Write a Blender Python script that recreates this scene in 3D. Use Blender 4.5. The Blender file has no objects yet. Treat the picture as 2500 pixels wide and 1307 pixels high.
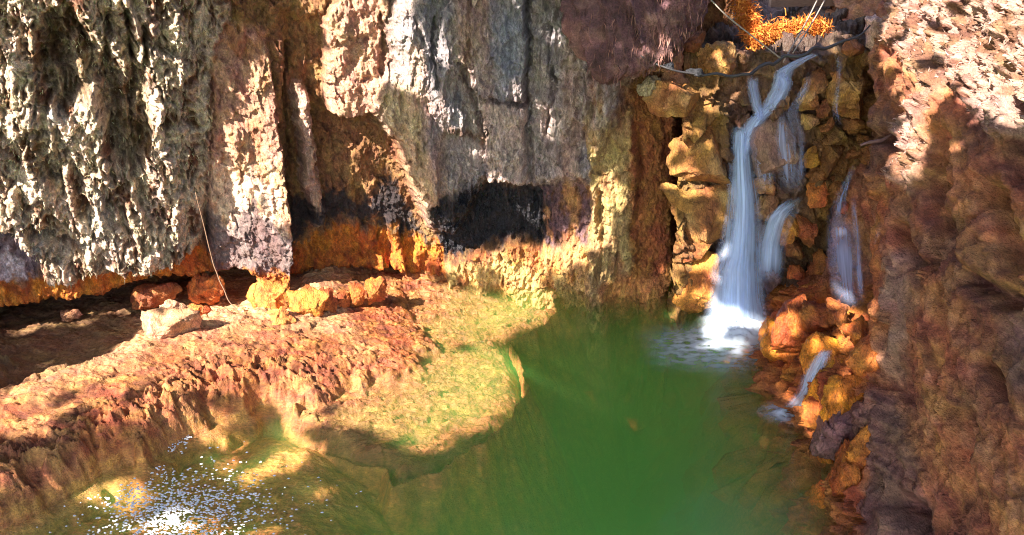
import bpy, math, random
import numpy as np
from mathutils import Vector

random.seed(7)
RNG = np.random.default_rng(7)
scene = bpy.context.scene
col = scene.collection

# ------------------------------------------------------------------ camera, sky, sun, exposure
CAM = np.array((0.0, 0.0, 5.0)); PITCH = math.radians(25.0); FPX = 2165.0     # focal length in photo pixels (2500 wide)
cam_d = bpy.data.cameras.new('camera'); cam = bpy.data.objects.new('camera', cam_d); col.objects.link(cam)
cam.location = CAM; cam.rotation_euler = (math.pi/2 - PITCH, 0, 0)
cam_d.sensor_width = 36.0; cam_d.lens = 36.0*FPX/2500.0
cam_d.clip_start = 0.1; cam_d.clip_end = 500.0
scene.camera = cam

SUN = np.array((-0.51, -0.57, 0.64)); SUN /= np.linalg.norm(SUN)
w = bpy.data.worlds.new('World'); scene.world = w; w.use_nodes = True
sky = w.node_tree.nodes.new('ShaderNodeTexSky'); sky.sky_type = 'NISHITA'; sky.sun_disc = False
sky.sun_elevation = math.asin(SUN[2]); sky.sun_rotation = math.atan2(SUN[0], SUN[1])
w.node_tree.links.new(sky.outputs[0], w.node_tree.nodes['Background'].inputs[0])
w.node_tree.nodes['Background'].inputs[1].default_value = 0.15
sd_ = bpy.data.lights.new('sun', 'SUN'); sun = bpy.data.objects.new('sun', sd_); col.objects.link(sun)
sd_.energy = 5.0; sd_.angle = math.radians(0.5); sd_.color = (1.0, 0.93, 0.82)
sun.rotation_euler = Vector(SUN).to_track_quat('Z', 'Y').to_euler()
scene.view_settings.view_transform = 'Standard'; scene.view_settings.look = 'None'
scene.view_settings.gamma = 1.0; scene.view_settings.use_curve_mapping = False
scene.view_settings.exposure = 2.0
scene.render.engine = 'CYCLES'
cy = scene.cycles
cy.use_denoising = True; cy.denoising_prefilter = 'NONE'; cy.filter_width = 1.0; cy.max_bounces = 8; cy.diffuse_bounces = 4; cy.glossy_bounces = 3
cy.transparent_max_bounces = 24; cy.volume_bounces = 2; cy.sample_clamp_indirect = 6.0

# ------------------------------------------------------------------ helpers: pixels and rays
FWD = np.array((0, math.cos(PITCH), -math.sin(PITCH))); UP = np.array((0, math.sin(PITCH), math.cos(PITCH)))
def ray(u, v):
    return np.array((1.0, 0, 0))*((u-1250)/FPX) + UP*((653.5-v)/FPX) + FWD
def project(X, Y, Z):
    dx, dy, dz = X-CAM[0], Y-CAM[1], Z-CAM[2]
    f = dy*FWD[1] + dz*FWD[2]
    up = dy*UP[1] + dz*UP[2]
    f = np.maximum(f, 0.05)
    return 1250 + FPX*dx/f, 653.5 - FPX*up/f
TT = np.linspace(2.5, 22, 4000)
def hit(u, v, fn):                      # first point on the pixel's ray where fn(x, y, z) turns positive
    P = CAM + TT[:, None]*ray(u, v)
    k = np.argmax(fn(P[:, 0], P[:, 1], P[:, 2]) > 0)
    return P[k]
def on_z(h): return lambda x, y, z: h - z
CX = np.array((-14, -11, -8, -5.5, -3.6, -2.0, -0.8, 0.4, 1.2, 2.0, 3.0)); CY = np.array((5.2, 6.1, 7.3, 8.55, 9.4, 10.05, 10.4, 10.38, 10.2, 10.05, 10.2))
_xs = np.linspace(-14, 3, 800); _ys = np.interp(_xs, CX, CY); _k = np.hanning(81); _k /= _k.sum()
_ys = np.convolve(np.pad(_ys, 40, mode='reflect', reflect_type='odd'), _k, 'valid')
def cliff_y(x): return np.interp(x, _xs, _ys)
def f_cliff(x, y, z): return y - cliff_y(x)
def face_y(x, z): return 9.5 + 0.12*z + 0*x
def f_face(x, y, z): return y - face_y(x, z)
def wall_x(y, z): return 2.92 + 0.30*z + 0.0*y
def f_wall(x, y, z): return x - wall_x(y, z)
def f_right(x, y, z): return np.maximum(f_face(x, y, z), f_wall(x, y, z))

# ------------------------------------------------------------------ helpers: noise
_perm = np.random.default_rng(3).permutation(256).astype(np.int32); _perm = np.concatenate((_perm, _perm, _perm))
_g = np.random.default_rng(5).normal(size=(256, 3)); _g = (_g/np.linalg.norm(_g, axis=1)[:, None]).astype(np.float32)
def perlin(x, y, z=0.0, seed=0):
    x, y, z = np.broadcast_arrays(np.asarray(x, np.float32)+seed*17.31, np.asarray(y, np.float32)+seed*7.77, np.asarray(z, np.float32)+seed*3.13)
    xi, yi, zi = np.floor(x).astype(np.int32), np.floor(y).astype(np.int32), np.floor(z).astype(np.int32)
    xf, yf, zf = x-xi, y-yi, z-zi
    a = xf*xf*xf*(xf*(xf*6-15)+10); b = yf*yf*yf*(yf*(yf*6-15)+10); c = zf*zf*zf*(zf*(zf*6-15)+10)
    xi &= 255; yi &= 255; zi &= 255
    def gr(i, j, k):
        h = _perm[_perm[_perm[xi+i]+yi+j]+zi+k]; g = _g[h]
        return g[..., 0]*(xf-i) + g[..., 1]*(yf-j) + g[..., 2]*(zf-k)
    x00 = gr(0,0,0)*(1-a)+gr(1,0,0)*a; x10 = gr(0,1,0)*(1-a)+gr(1,1,0)*a
    x01 = gr(0,0,1)*(1-a)+gr(1,0,1)*a; x11 = gr(0,1,1)*(1-a)+gr(1,1,1)*a
    return ((x00*(1-b)+x10*b)*(1-c) + (x01*(1-b)+x11*b)*c)*1.5
def fbm(x, y, z=0.0, o=4, seed=0, gain=0.5):
    s, a, f = 0.0, 1.0, 1.0
    for i in range(o):
        s = s + a*perlin(np.asarray(x)*f, np.asarray(y)*f, np.asarray(z)*f, seed+i*5); a *= gain; f *= 2.03
    return s
def ridged(x, y, z=0.0, o=3, seed=0):
    s, a, f = 0.0, 1.0, 1.0
    for i in range(o):
        s = s + a*(1-2.2*np.abs(perlin(np.asarray(x)*f, np.asarray(y)*f, np.asarray(z)*f, seed+i*5))); a *= 0.5; f *= 2.1
    return s/1.75
def worley(x, y, seed=0):
    xi, yi = np.floor(x).astype(np.int32), np.floor(y).astype(np.int32)
    f1 = np.full(x.shape, 9.0, np.float32); f2 = f1.copy(); idc = np.zeros(x.shape, np.float32)
    for i in (-1, 0, 1):
        for j in (-1, 0, 1):
            h = _perm[(_perm[(xi+i+seed) & 255] + yi + j) & 255]; h2 = _perm[h+1+seed % 200]
            d = np.hypot(xi+i+h/255.0-x, yi+j+h2/255.0-y).astype(np.float32)
            m = d < f1
            f2 = np.where(m, f1, np.minimum(f2, d)); idc = np.where(m, h/255.0, idc); f1 = np.where(m, d, f1)
    return f1, f2, idc
def facet(x, y, seed=0, step=1.0, tilt=1.6):      # broken-rock relief: every cell its own height and its own tilt
    x = np.asarray(x, np.float32); y = np.asarray(y, np.float32)
    xi, yi = np.floor(x).astype(np.int32), np.floor(y).astype(np.int32)
    f1 = np.full(x.shape, 9.0, np.float32); out = np.zeros(x.shape, np.float32)
    for i in (-1, 0, 1):
        for j in (-1, 0, 1):
            h = _perm[(_perm[(xi+i+seed) & 255] + yi + j) & 255]; h2 = _perm[h+1+seed % 200]; h3 = _perm[h2+7]
            dx, dy = (x-(xi+i+h/255.0)).astype(np.float32), (y-(yi+j+h2/255.0)).astype(np.float32); d = dx*dx+dy*dy
            m = d < f1; f1 = np.where(m, d, f1)
            out = np.where(m, step*(h3/255.0-.5) + tilt*((h2/255.0-.5)*dx+(h/255.0-.5)*dy), out)
    return out
def sstep(a, b, x):
    t = np.clip((x-a)/(b-a), 0, 1); return t*t*(3-2*t)
def sdf(X, Y, pts):                     # signed distance to a polygon, positive inside
    pts = np.asarray(pts, float); n = len(pts)
    d = np.full(X.shape, 1e9); ins = np.zeros(X.shape, bool)
    for i in range(n):
        a, b = pts[i], pts[(i+1) % n]; e = b-a; L = e@e + 1e-9
        t = np.clip(((X-a[0])*e[0]+(Y-a[1])*e[1])/L, 0, 1)
        d = np.minimum(d, (X-a[0]-t*e[0])**2 + (Y-a[1]-t*e[1])**2)
        c = ((a[1] > Y) != (b[1] > Y)) & (X < (b[0]-a[0])*(Y-a[1])/((b[1]-a[1]) if b[1] != a[1] else 1e-9)+a[0])
        ins ^= c
    return np.where(ins, 1, -1)*np.sqrt(d)
def dline(X, Y, pts):
    pts = np.asarray(pts, float); d = np.full(X.shape, 1e9)
    for a, b in zip(pts[:-1], pts[1:]):
        e = b-a; t = np.clip(((X-a[0])*e[0]+(Y-a[1])*e[1])/(e@e), 0, 1)
        d = np.minimum(d, (X-a[0]-t*e[0])**2 + (Y-a[1]-t*e[1])**2)
    return np.sqrt(d)
def lin(r, g, b):
    c = np.array((r, g, b))/255.0
    return np.where(c <= .04045, c/12.92, ((c+.055)/1.055)**2.4)

# ------------------------------------------------------------------ helpers: meshes and objects
def raw_mesh(name, V, F, C=None, W=None, UV=None, smooth=True):
    V = np.asarray(V, np.float32).reshape(-1, 3); F = np.asarray(F, np.int32); k = F.shape[1]
    me = bpy.data.meshes.new(name)
    me.vertices.add(len(V)); me.vertices.foreach_set('co', V.ravel())
    me.loops.add(F.size); me.loops.foreach_set('vertex_index', F.ravel())
    me.polygons.add(len(F)); me.polygons.foreach_set('loop_start', np.arange(0, F.size, k, dtype=np.int32))
    me.polygons.foreach_set('use_smooth', np.full(len(F), smooth))
    me.update(calc_edges=True)
    if C is not None:
        a = me.color_attributes.new('Col', 'FLOAT_COLOR', 'POINT')
        c4 = np.ones((len(V), 4), np.float32); c4[:, :3] = np.clip(np.asarray(C).reshape(-1, 3), 0.004, 0.95); a.data.foreach_set('color', c4.ravel())
    if W is not None:
        a = me.attributes.new('Wet', 'FLOAT', 'POINT'); a.data.foreach_set('value', np.clip(np.asarray(W, np.float32).ravel(), 0, 1))
    if UV is not None:
        l = me.uv_layers.new(name='UVMap'); l.data.foreach_set('uv', np.asarray(UV, np.float32).reshape(-1, 2)[F.ravel()].ravel())
    return me
def grid_faces(n, m, wrap=False):
    i, j = np.meshgrid(np.arange(n-1), np.arange(m if wrap else m-1), indexing='ij'); j2 = (j+1) % m
    return np.stack((i*m+j, i*m+j2, (i+1)*m+j2, (i+1)*m+j), -1).reshape(-1, 4)
def grid_mesh(name, P, C=None, W=None, UV=None, flip=False):
    n, m = P.shape[:2]; F = grid_faces(n, m)
    return raw_mesh(name, P.reshape(-1, 3), F[:, ::-1] if flip else F, C, W, UV)
def obj(name, me, mat, parent=None, **props):
    o = bpy.data.objects.new(name, me); col.objects.link(o)
    if mat is not None and not me.materials: me.materials.append(mat)
    o.parent = parent
    for k, v in props.items(): o[k] = v
    return o
def struct(name, me, mat): return obj(name, me, mat, kind='structure')
def tube_mesh(name, pts, rad, n=8, wob=0.0, seed=0, C=None, sub=6):
    pts = np.asarray(pts, float); m = len(pts)
    t = np.linspace(0, m-1, (m-1)*sub+1)
    def cr(a):                           # Catmull-Rom through the points
        i = np.clip(np.floor(t).astype(int), 0, m-2); f = (t-i)
        p = np.concatenate((2*a[:1]-a[1:2], a, 2*a[-1:]-a[-2:-1])); f = f[:, None] if a.ndim > 1 else f
        p0, p1, p2, p3 = p[i], p[i+1], p[i+2], p[i+3]
        return .5*((2*p1)+(p2-p0)*f+(2*p0-5*p1+4*p2-p3)*f*f+(3*p1-p0-3*p2+p3)*f**3)
    P = cr(pts); R = np.interp(t, np.arange(m), np.broadcast_to(rad, (m,)))
    if wob: P = P + wob*np.stack([perlin(t*1.3, i*9.1+seed, 0.5) for i in range(3)], -1)
    T = np.gradient(P, axis=0); T /= np.linalg.norm(T, axis=1)[:, None]
    a = np.cross(T, (0.3, 0.2, 1.0)); a /= np.linalg.norm(a, axis=1)[:, None]; b = np.cross(T, a)
    th = np.linspace(0, 2*np.pi, n, endpoint=False)
    rr = R[:, None]*(1+0.25*perlin(t[:, None]*3.0, th[None]*1.0, seed))
    V = P[:, None] + rr[..., None]*(np.cos(th)[None, :, None]*a[:, None]+np.sin(th)[None, :, None]*b[:, None])
    V = np.concatenate((V.reshape(-1, 3), P[:1], P[-1:])); F = grid_faces(len(P), n, True)
    k = len(P)*n; caps = []
    for q in range(n):
        caps.append((k, (q+1) % n, q, q)); caps.append((k+1, k-n+q, k-n+(q+1) % n, k-n+(q+1) % n))
    me = bpy.data.meshes.new(name)
    me.from_pydata(V.tolist(), [], F.tolist()+[c[:3] for c in caps]); me.shade_smooth()
    return me

# ------------------------------------------------------------------ materials
def new_mat(name):
    m = bpy.data.materials.new(name); m.use_nodes = True
    nt = m.node_tree; b = nt.nodes['Principled BSDF']; return m, nt, b
def N(nt, t, **kw):
    n = nt.nodes.new(t)
    for k, v in kw.items():
        if k in n.inputs: n.inputs[k].default_value = v
        else: setattr(n, k, v)
    return n
def rock_material(name, bump=0.6, fine=60.0, coarse=14.0, stretch=(1, 1, 1), rot=(0, 0, 0), spots=0.35, dist=0.03, crack=.3, vb=.18):
    m, nt, b = new_mat(name); L = nt.links.new
    tc = N(nt, 'ShaderNodeTexCoord'); mp = N(nt, 'ShaderNodeMapping'); mp.inputs['Scale'].default_value = stretch; mp.inputs['Rotation'].default_value = rot
    L(tc.outputs['Object'], mp.inputs[0])
    at = N(nt, 'ShaderNodeAttribute', attribute_name='Col'); aw = N(nt, 'ShaderNodeAttribute', attribute_name='Wet')
    n1 = N(nt, 'ShaderNodeTexNoise', Scale=coarse, Detail=8.0, Roughness=0.65); L(mp.outputs[0], n1.inputs['Vector'])
    n2 = N(nt, 'ShaderNodeTexNoise', Scale=fine, Detail=5.0, Roughness=0.7); L(mp.outputs[0], n2.inputs['Vector'])
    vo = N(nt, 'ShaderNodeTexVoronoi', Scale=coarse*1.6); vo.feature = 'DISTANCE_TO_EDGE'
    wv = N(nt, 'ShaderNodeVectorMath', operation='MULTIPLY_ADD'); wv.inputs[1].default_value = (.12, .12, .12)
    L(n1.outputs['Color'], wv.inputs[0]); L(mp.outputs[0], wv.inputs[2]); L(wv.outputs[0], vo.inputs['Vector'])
    r1 = N(nt, 'ShaderNodeMapRange'); r1.inputs[1].default_value = .3; r1.inputs[2].default_value = .7; r1.inputs[3].default_value = 1-spots; r1.inputs[4].default_value = 1+spots
    L(n1.outputs[0], r1.inputs[0])
    r2 = N(nt, 'ShaderNodeMapRange'); r2.inputs[1].default_value = .3; r2.inputs[2].default_value = .7; r2.inputs[3].default_value = .55; r2.inputs[4].default_value = 1.4
    L(n2.outputs[0], r2.inputs[0])
    mu = N(nt, 'ShaderNodeMath', operation='MULTIPLY'); L(r1.outputs[0], mu.inputs[0]); L(r2.outputs[0], mu.inputs[1])
    vm = N(nt, 'ShaderNodeVectorMath', operation='SCALE'); L(at.outputs['Color'], vm.inputs[0]); L(mu.outputs[0], vm.inputs['Scale'])
    hs = N(nt, 'ShaderNodeHueSaturation'); L(vm.outputs[0], hs.inputs['Color'])
    r3 = N(nt, 'ShaderNodeMapRange'); r3.inputs[1].default_value = .35; r3.inputs[2].default_value = .65; r3.inputs[3].default_value = .485; r3.inputs[4].default_value = .515
    n3 = N(nt, 'ShaderNodeTexNoise', Scale=coarse*.5, Detail=4.0); L(mp.outputs[0], n3.inputs['Vector']); L(n3.outputs[0], r3.inputs[0]); L(r3.outputs[0], hs.inputs['Hue'])
    ck = N(nt, 'ShaderNodeMapRange'); ck.inputs[1].default_value = .0; ck.inputs[2].default_value = .055; ck.inputs[3].default_value = 1-crack; L(vo.outputs[0], ck.inputs[0])  # crack lines darkened in the colour, standing in for crevice shade
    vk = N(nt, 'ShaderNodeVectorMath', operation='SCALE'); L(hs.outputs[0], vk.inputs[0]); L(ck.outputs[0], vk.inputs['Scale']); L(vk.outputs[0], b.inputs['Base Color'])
    rr = N(nt, 'ShaderNodeMapRange'); rr.inputs[3].default_value = .85; rr.inputs[4].default_value = .22; L(aw.outputs['Fac'], rr.inputs[0]); L(rr.outputs[0], b.inputs['Roughness'])
    b.inputs['Specular IOR Level'].default_value = 0.45
    cr = N(nt, 'ShaderNodeMapRange'); cr.inputs[1].default_value = 0.0; cr.inputs[2].default_value = .12; L(vo.outputs[0], cr.inputs[0])
    a1 = N(nt, 'ShaderNodeMath', operation='MULTIPLY_ADD'); a1.inputs[1].default_value = .35; L(n2.outputs[0], a1.inputs[0]); L(n1.outputs[0], a1.inputs[2])
    a2 = N(nt, 'ShaderNodeMath', operation='MULTIPLY_ADD'); a2.inputs[1].default_value = vb; L(cr.outputs[0], a2.inputs[0]); L(a1.outputs[0], a2.inputs[2])
    bp = N(nt, 'ShaderNodeBump', Strength=bump, Distance=dist); L(a2.outputs[0], bp.inputs['Height']); L(bp.outputs[0], b.inputs['Normal'])
    return m
M_CLIFF = rock_material('limestone', bump=0.9, fine=60, coarse=12, stretch=(1, 1, .6), dist=.06, spots=.42, crack=.15, vb=.08)
M_LEDGE = rock_material('travertine', crack=.0, vb=.05, bump=0.9, spots=.45, fine=60, coarse=13, stretch=(.55, 1.3, 1), rot=(0, 0, math.radians(-35)), dist=.035)
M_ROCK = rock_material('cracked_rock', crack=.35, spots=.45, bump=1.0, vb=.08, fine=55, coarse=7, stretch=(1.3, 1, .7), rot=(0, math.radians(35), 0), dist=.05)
M_SLOPE = rock_material('brown_rock', crack=0, vb=.02, spots=.45, bump=1.0, fine=58, coarse=8, stretch=(1, .5, 1.2), rot=(math.radians(-33), 0, 0), dist=.05)
M_BED = rock_material('bed_rock', bump=0.5, fine=30, coarse=5, spots=.3)

def water_volume_material():
    m, nt, b = new_mat('pool_water'); L = nt.links.new; out = nt.nodes['Material Output']; nt.nodes.remove(b)
    tr = N(nt, 'ShaderNodeBsdfTransparent'); gl = N(nt, 'ShaderNodeBsdfGlossy', Roughness=0.2)
    lw = N(nt, 'ShaderNodeLayerWeight', Blend=0.5); pw = N(nt, 'ShaderNodeMath', operation='POWER'); pw.inputs[1].default_value = 5.0; ma = N(nt, 'ShaderNodeMath', operation='MULTIPLY_ADD'); ma.inputs[1].default_value = .96; ma.inputs[2].default_value = .02
    L(lw.outputs['Facing'], pw.inputs[0]); L(pw.outputs[0], ma.inputs[0])
    mx = N(nt, 'ShaderNodeMixShader'); L(tr.outputs[0], mx.inputs[1]); L(gl.outputs[0], mx.inputs[2])
    tc = N(nt, 'ShaderNodeTexCoord')
    n1 = N(nt, 'ShaderNodeTexNoise', Scale=3.0, Detail=3.0); L(tc.outputs['Object'], n1.inputs['Vector'])
    bp = N(nt, 'ShaderNodeBump', Strength=0.15, Distance=.08); L(n1.outputs[0], bp.inputs['Height'])
    L(bp.outputs[0], gl.inputs['Normal']); L(bp.outputs[0], lw.inputs['Normal']); L(ma.outputs[0], mx.inputs[0])
    L(mx.outputs[0], out.inputs['Surface'])
    vs = N(nt, 'ShaderNodeVolumePrincipled'); vs.inputs['Color'].default_value = (.20, .68, .15, 1)
    vs.inputs['Absorption Color'].default_value = (.46, .78, .20, 1); vs.inputs['Density'].default_value = 0.85; vs.inputs['Anisotropy'].default_value = 0.1
    L(vs.outputs[0], out.inputs['Volume'])
    return m
def flow_material(name, lo, hi, sx=9.0, sy=0.7, amax=1.0, colr=(.80, .86, 1.0)):
    m, nt, b = new_mat(name); L = nt.links.new; out = nt.nodes['Material Output']
    uv = N(nt, 'ShaderNodeUVMap'); mp = N(nt, 'ShaderNodeMapping'); mp.inputs['Scale'].default_value = (sx, sy, 1); L(uv.outputs[0], mp.inputs[0])
    n1 = N(nt, 'ShaderNodeTexNoise', Scale=1.0, Detail=3.0, Roughness=.5); L(mp.outputs[0], n1.inputs['Vector'])
    r = N(nt, 'ShaderNodeMapRange'); r.inputs[1].default_value = lo; r.inputs[2].default_value = hi; L(n1.outputs[0], r.inputs[0])
    at = N(nt, 'ShaderNodeAttribute', attribute_name='Wet')          # body of the sheet: thick in the middle, thin at its rims
    mu = N(nt, 'ShaderNodeMath', operation='MULTIPLY'); L(r.outputs[0], mu.inputs[0]); L(at.outputs['Fac'], mu.inputs[1])
    m2 = N(nt, 'ShaderNodeMath', operation='MULTIPLY'); m2.inputs[1].default_value = amax; L(mu.outputs[0], m2.inputs[0])
    b.inputs['Base Color'].default_value = (*colr, 1); b.inputs['Roughness'].default_value = .35
    tl = N(nt, 'ShaderNodeBsdfTranslucent'); tl.inputs[0].default_value = (*colr, 1)
    ms = N(nt, 'ShaderNodeMixShader'); ms.inputs[0].default_value = .35; L(b.outputs[0], ms.inputs[1]); L(tl.outputs[0], ms.inputs[2])
    tr = N(nt, 'ShaderNodeBsdfTransparent'); mx = N(nt, 'ShaderNodeMixShader')
    L(m2.outputs[0], mx.inputs[0]); L(tr.outputs[0], mx.inputs[1]); L(ms.outputs[0], mx.inputs[2]); L(mx.outputs[0], out.inputs['Surface'])
    return m
M_WATER = water_volume_material()
M_FALL = flow_material('falling_water', .14, .62, sx=5.0, sy=.5, amax=1.0, colr=(.62, .76, 1.0))
M_VEIL = flow_material('thin_water_veil', .26, .70, sx=5, sy=.7, amax=.7, colr=(.58, .68, 1.0))
M_FOAM = flow_material('foam', .18, .42, sx=8, sy=8, colr=(.80, .88, 1.0))
M_FOAMT = flow_material('foam_streaks', .30, .58, sx=7, sy=14, amax=1.0, colr=(.72, .82, 1.0))
def plain(name, c, rough=.7, bump=.3, scale=40.0, stretch=(1, 1, 1)):
    m, nt, b = new_mat(name); L = nt.links.new
    tc = N(nt, 'ShaderNodeTexCoord'); mp = N(nt, 'ShaderNodeMapping'); mp.inputs['Scale'].default_value = stretch; L(tc.outputs['Object'], mp.inputs[0])
    n1 = N(nt, 'ShaderNodeTexNoise', Scale=scale, Detail=5.0); L(mp.outputs[0], n1.inputs['Vector'])
    mr = N(nt, 'ShaderNodeMix', data_type='RGBA'); c = lin(*c)
    mr.inputs[6].default_value = (*(c*.6), 1); mr.inputs[7].default_value = (*np.clip(c*1.35, 0, .9), 1); L(n1.outputs[0], mr.inputs[0]); L(mr.outputs[2], b.inputs['Base Color'])
    b.inputs['Roughness'].default_value = rough
    bp = N(nt, 'ShaderNodeBump', Strength=bump, Distance=.01); L(n1.outputs[0], bp.inputs['Height']); L(bp.outputs[0], b.inputs['Normal'])
    return m
def fibre_material(name):
    m, nt, b = new_mat(name); at = N(nt, 'ShaderNodeAttribute', attribute_name='Col')
    nt.links.new(at.outputs['Color'], b.inputs['Base Color']); b.inputs['Roughness'].default_value = .8
    return m
M_FIBRE = fibre_material('dry_fibre')

def tint(base, noise, amt=.25): return base*(1+amt*noise[..., None])
def over(C, mask, c, ): return C*(1-mask[..., None]) + np.asarray(c)*mask[..., None]

# ------------------------------------------------------------------ the limestone cliff across the back
def build_cliff():
    X1 = np.concatenate((np.linspace(-13, -6.6, 60, endpoint=False), np.linspace(-6.6, 2.75, 1080)))
    Z1 = np.concatenate((np.linspace(-4.0, -.5, 18, endpoint=False), np.linspace(-.5, 4.0, 500), np.linspace(4.04, 6.6, 36)))
    X, Z = np.meshgrid(X1, Z1, indexing='ij')
    zt = np.interp(X, (-1.6, 0.2, 3), (6.6, 4.25, 4.1)); Z = np.where(Z > 3.6, 3.6+(Z-3.6)/3.0*(zt-3.6), Z)
    Y = cliff_y(X); dydx = np.interp(X1, _xs, np.gradient(_ys, _xs))[:, None]
    nx, ny = dydx/np.hypot(dydx, 1), -1/np.hypot(dydx, 1)
    u, v = project(X, Y-0.2, Z)
    s = X*1.06
    wu = 16*fbm(s*2.5, Z*2.0, 1.7, 4, 11); wv = 16*fbm(s*2.5, Z*2.0, 7.3, 4, 23)
    fu = 7*fbm(s*14, Z*11, 2.2, 3, 31); fv = 7*fbm(s*14, Z*11, 5.5, 3, 37)
    U, V = u+wu*.6+fu, v+wv*.6+fv
    def pm(pts, soft): return sstep(-soft, soft, sdf(U, V, pts))
    def st(pts, wd): return np.exp(-(dline(U, V, pts)/wd)**2)
    def slab(pts, wd): return np.sqrt(np.clip(1-(dline(U, V, pts)/wd)**2, 0, 1))
    # relief common to all rock
    q0 = fbm(s*2, Z*2, 6, 3, 203)
    rib = ridged(s*3.6+.25*fbm(s, Z, 0, 2, 3), Z*.42, 0, 3, 41)
    rough = fbm(s*6, Z*5, 3.1, 4, 51); fine = fbm(s*24, Z*17, 1.1, 3, 61); lump = fbm(s*1.3, Z*.8, 2, 3, 71)
    fc = facet(s*8+.3*rough, Z*4.5+.3*rough, 21); fc2 = facet(s*22, Z*15, 33)
    d = .10*lump + .03*rough + .018*fine + .06*fc + .026*fc2
    # A: tufa curtain on the left
    A = pm([(-900, -700), (400, -700), (560, -200), (540, 60), (500, 160), (505, 420), (470, 610), (420, 640), (300, 655), (90, 695), (60, 620), (0, 560), (-900, 640)], 16)
    ribA = ridged(s*4.2+.5*fbm(s*1.5, Z*1.2, 0, 2, 5), Z*.75, 0, 3, 141)
    crumb = ridged(s*15+1.2*fbm(s*5, Z*5, 0, 2, 6), Z*9, 1, 3, 151); f1, f2, idc = worley((s*7+.6*rough), Z*3.6+.5*rough, 9)
    dA = .20 + .24*ribA + .10*crumb + .16*(idc-.5) - .08*np.exp(-((f2-f1)/.10)**2) + .03*fine
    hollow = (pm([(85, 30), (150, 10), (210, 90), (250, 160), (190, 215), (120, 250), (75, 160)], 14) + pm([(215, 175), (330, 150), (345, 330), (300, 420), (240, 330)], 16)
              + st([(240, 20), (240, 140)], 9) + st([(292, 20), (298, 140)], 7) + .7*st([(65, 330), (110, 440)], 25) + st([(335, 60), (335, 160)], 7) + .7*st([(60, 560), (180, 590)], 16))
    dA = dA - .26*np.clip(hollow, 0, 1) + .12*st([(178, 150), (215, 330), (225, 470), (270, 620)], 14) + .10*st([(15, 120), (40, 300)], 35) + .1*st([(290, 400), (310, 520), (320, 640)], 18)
    ribB = ridged(s*1.9+.4*fbm(s, Z, 2, 2, 8), Z*.45, 3, 2, 145)
    dA = (dA + .16*ribB)*sstep(505, 390, u) + .10*sstep(390, 505, u)*(.5+crumb)
    d = d*(1-A) + (dA+.4*d)*A
    # B: plain panel with a hard arris on its right; C: the shaded hollow after it
    B = pm([(505, 120), (530, 60), (640, 75), (650, 200), (664, 400), (688, 560), (692, 800), (500, 800), (490, 400)], 7)
    d = d + B*sstep(40, 420, v+30*q0)*(.16 + .40*np.clip((u-490)/190, 0, 1) - .10*np.clip((v-560)/120, 0, 1))
    d = d + .06*B*sstep(.25, .45, fbm(s*5, Z*3, 0, 2, 77)) + .12*st([(660, 240), (668, 420), (692, 560), (695, 660)], 9)
    d = d - .17*pm([(690, 40), (790, 60), (800, 290), (900, 300), (960, 380), (1050, 560), (1010, 640), (700, 640)], 24)
    d = d + .32*slab([(728, 240), (740, 350), (750, 450), (768, 545)], 20) + .09*st([(735, 230), (735, 260)], 12)
    d = d + .07*st([(540, 330), (560, 380)], 30) - .07*st([(515, 300), (535, 345)], 9)
    # D: rough pink bulge with a bottom lip
    D = pm([(778, 60), (800, 20), (880, -40), (930, -60), (935, 150), (905, 285), (795, 284), (780, 230), (785, 140)], 6)
    d = d + D*(.16+.05*rough+.04*ribA) + .09*st([(790, 275), (850, 288), (900, 292)], 8) + .07*st([(800, 60), (830, 200)], 22)
    d = d + .10*st([(860, 560), (850, 470), (870, 380)], 16) + .05*st([(915, 580), (905, 480)], 14) + .05*st([(820, 420), (815, 520)], 14)
    d = d + .16*slab([(955, 560), (962, 620), (970, 685)], 17) + .13*slab([(885, 590), (905, 640), (915, 662)], 26)
    # F: pale flowstone bulge, columns, slabs
    Fm = pm([(930, -900), (1800, -900), (1620, 30), (1540, 200), (1450, 445), (1335, 450), (1190, 432), (1110, 560), (1060, 575), (1010, 490), (960, 350), (915, 300), (898, 240), (915, 190), (940, 160)], 18)
    d = d + Fm*(.24+.05*rib+.09*ridged(s*5.5+.3*rough, Z*.5, 6, 3, 89))
    d = d + .20*st([(1005, -100), (1000, 60), (1015, 230), (1040, 430)], 42) + .14*st([(925, 215), (935, 285)], 26) + .10*st([(925, 270), (965, 380), (1030, 500)], 11) + .06*st([(958, 240), (985, 340), (1035, 470)], 8)
    d = d + .05*st([(990, 230), (1015, 350), (1050, 480)], 9) + .10*st([(1040, 380), (1050, 540)], 14)
    d = d + .20*slab([(1115, 30), (1100, 110), (1070, 215), (1100, 300)], 40)*(1-pm([(1050, 320), (1190, 335), (1190, 420), (1040, 400)], 8)) + .06*st([(1100, 90), (1065, 215), (1095, 310)], 9)
    S1 = pm([(1128, -900), (1292, -900), (1286, 232), (1240, 232), (1165, 214), (1150, 120)], 5); S2 = pm([(1190, 240), (1292, 246), (1292, 434), (1190, 424)], 5)
    d = d + S1*.28 + S2*.20 + .05*st([(1168, 214), (1240, 236), (1288, 236)], 8)
    S3 = pm([(1294, -900), (1540, -900), (1540, 180), (1440, 300), (1350, 440), (1294, 430)], 10)
    grv = ridged(s*7, Z*.8, 4, 3, 91); d = d + S3*(.09*grv+.06*rough-.02)
    # G: dark drip-edged recess, and the lumpy foot of the wall
    G = pm([(1030, 500), (1110, 430), (1195, 432), (1330, 448), (1330, 610), (1290, 590), (1200, 600), (1110, 650), (1080, 620)], 9)
    d = d - G*.05 + G*.09*ridged(s*6.5, Z*.9, 2, 3, 95)
    H = pm([(1322, 450), (1465, 452), (1480, 700), (1345, 690), (1330, 600)], 8); d = d + H*(.14+.03*rough)
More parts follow.
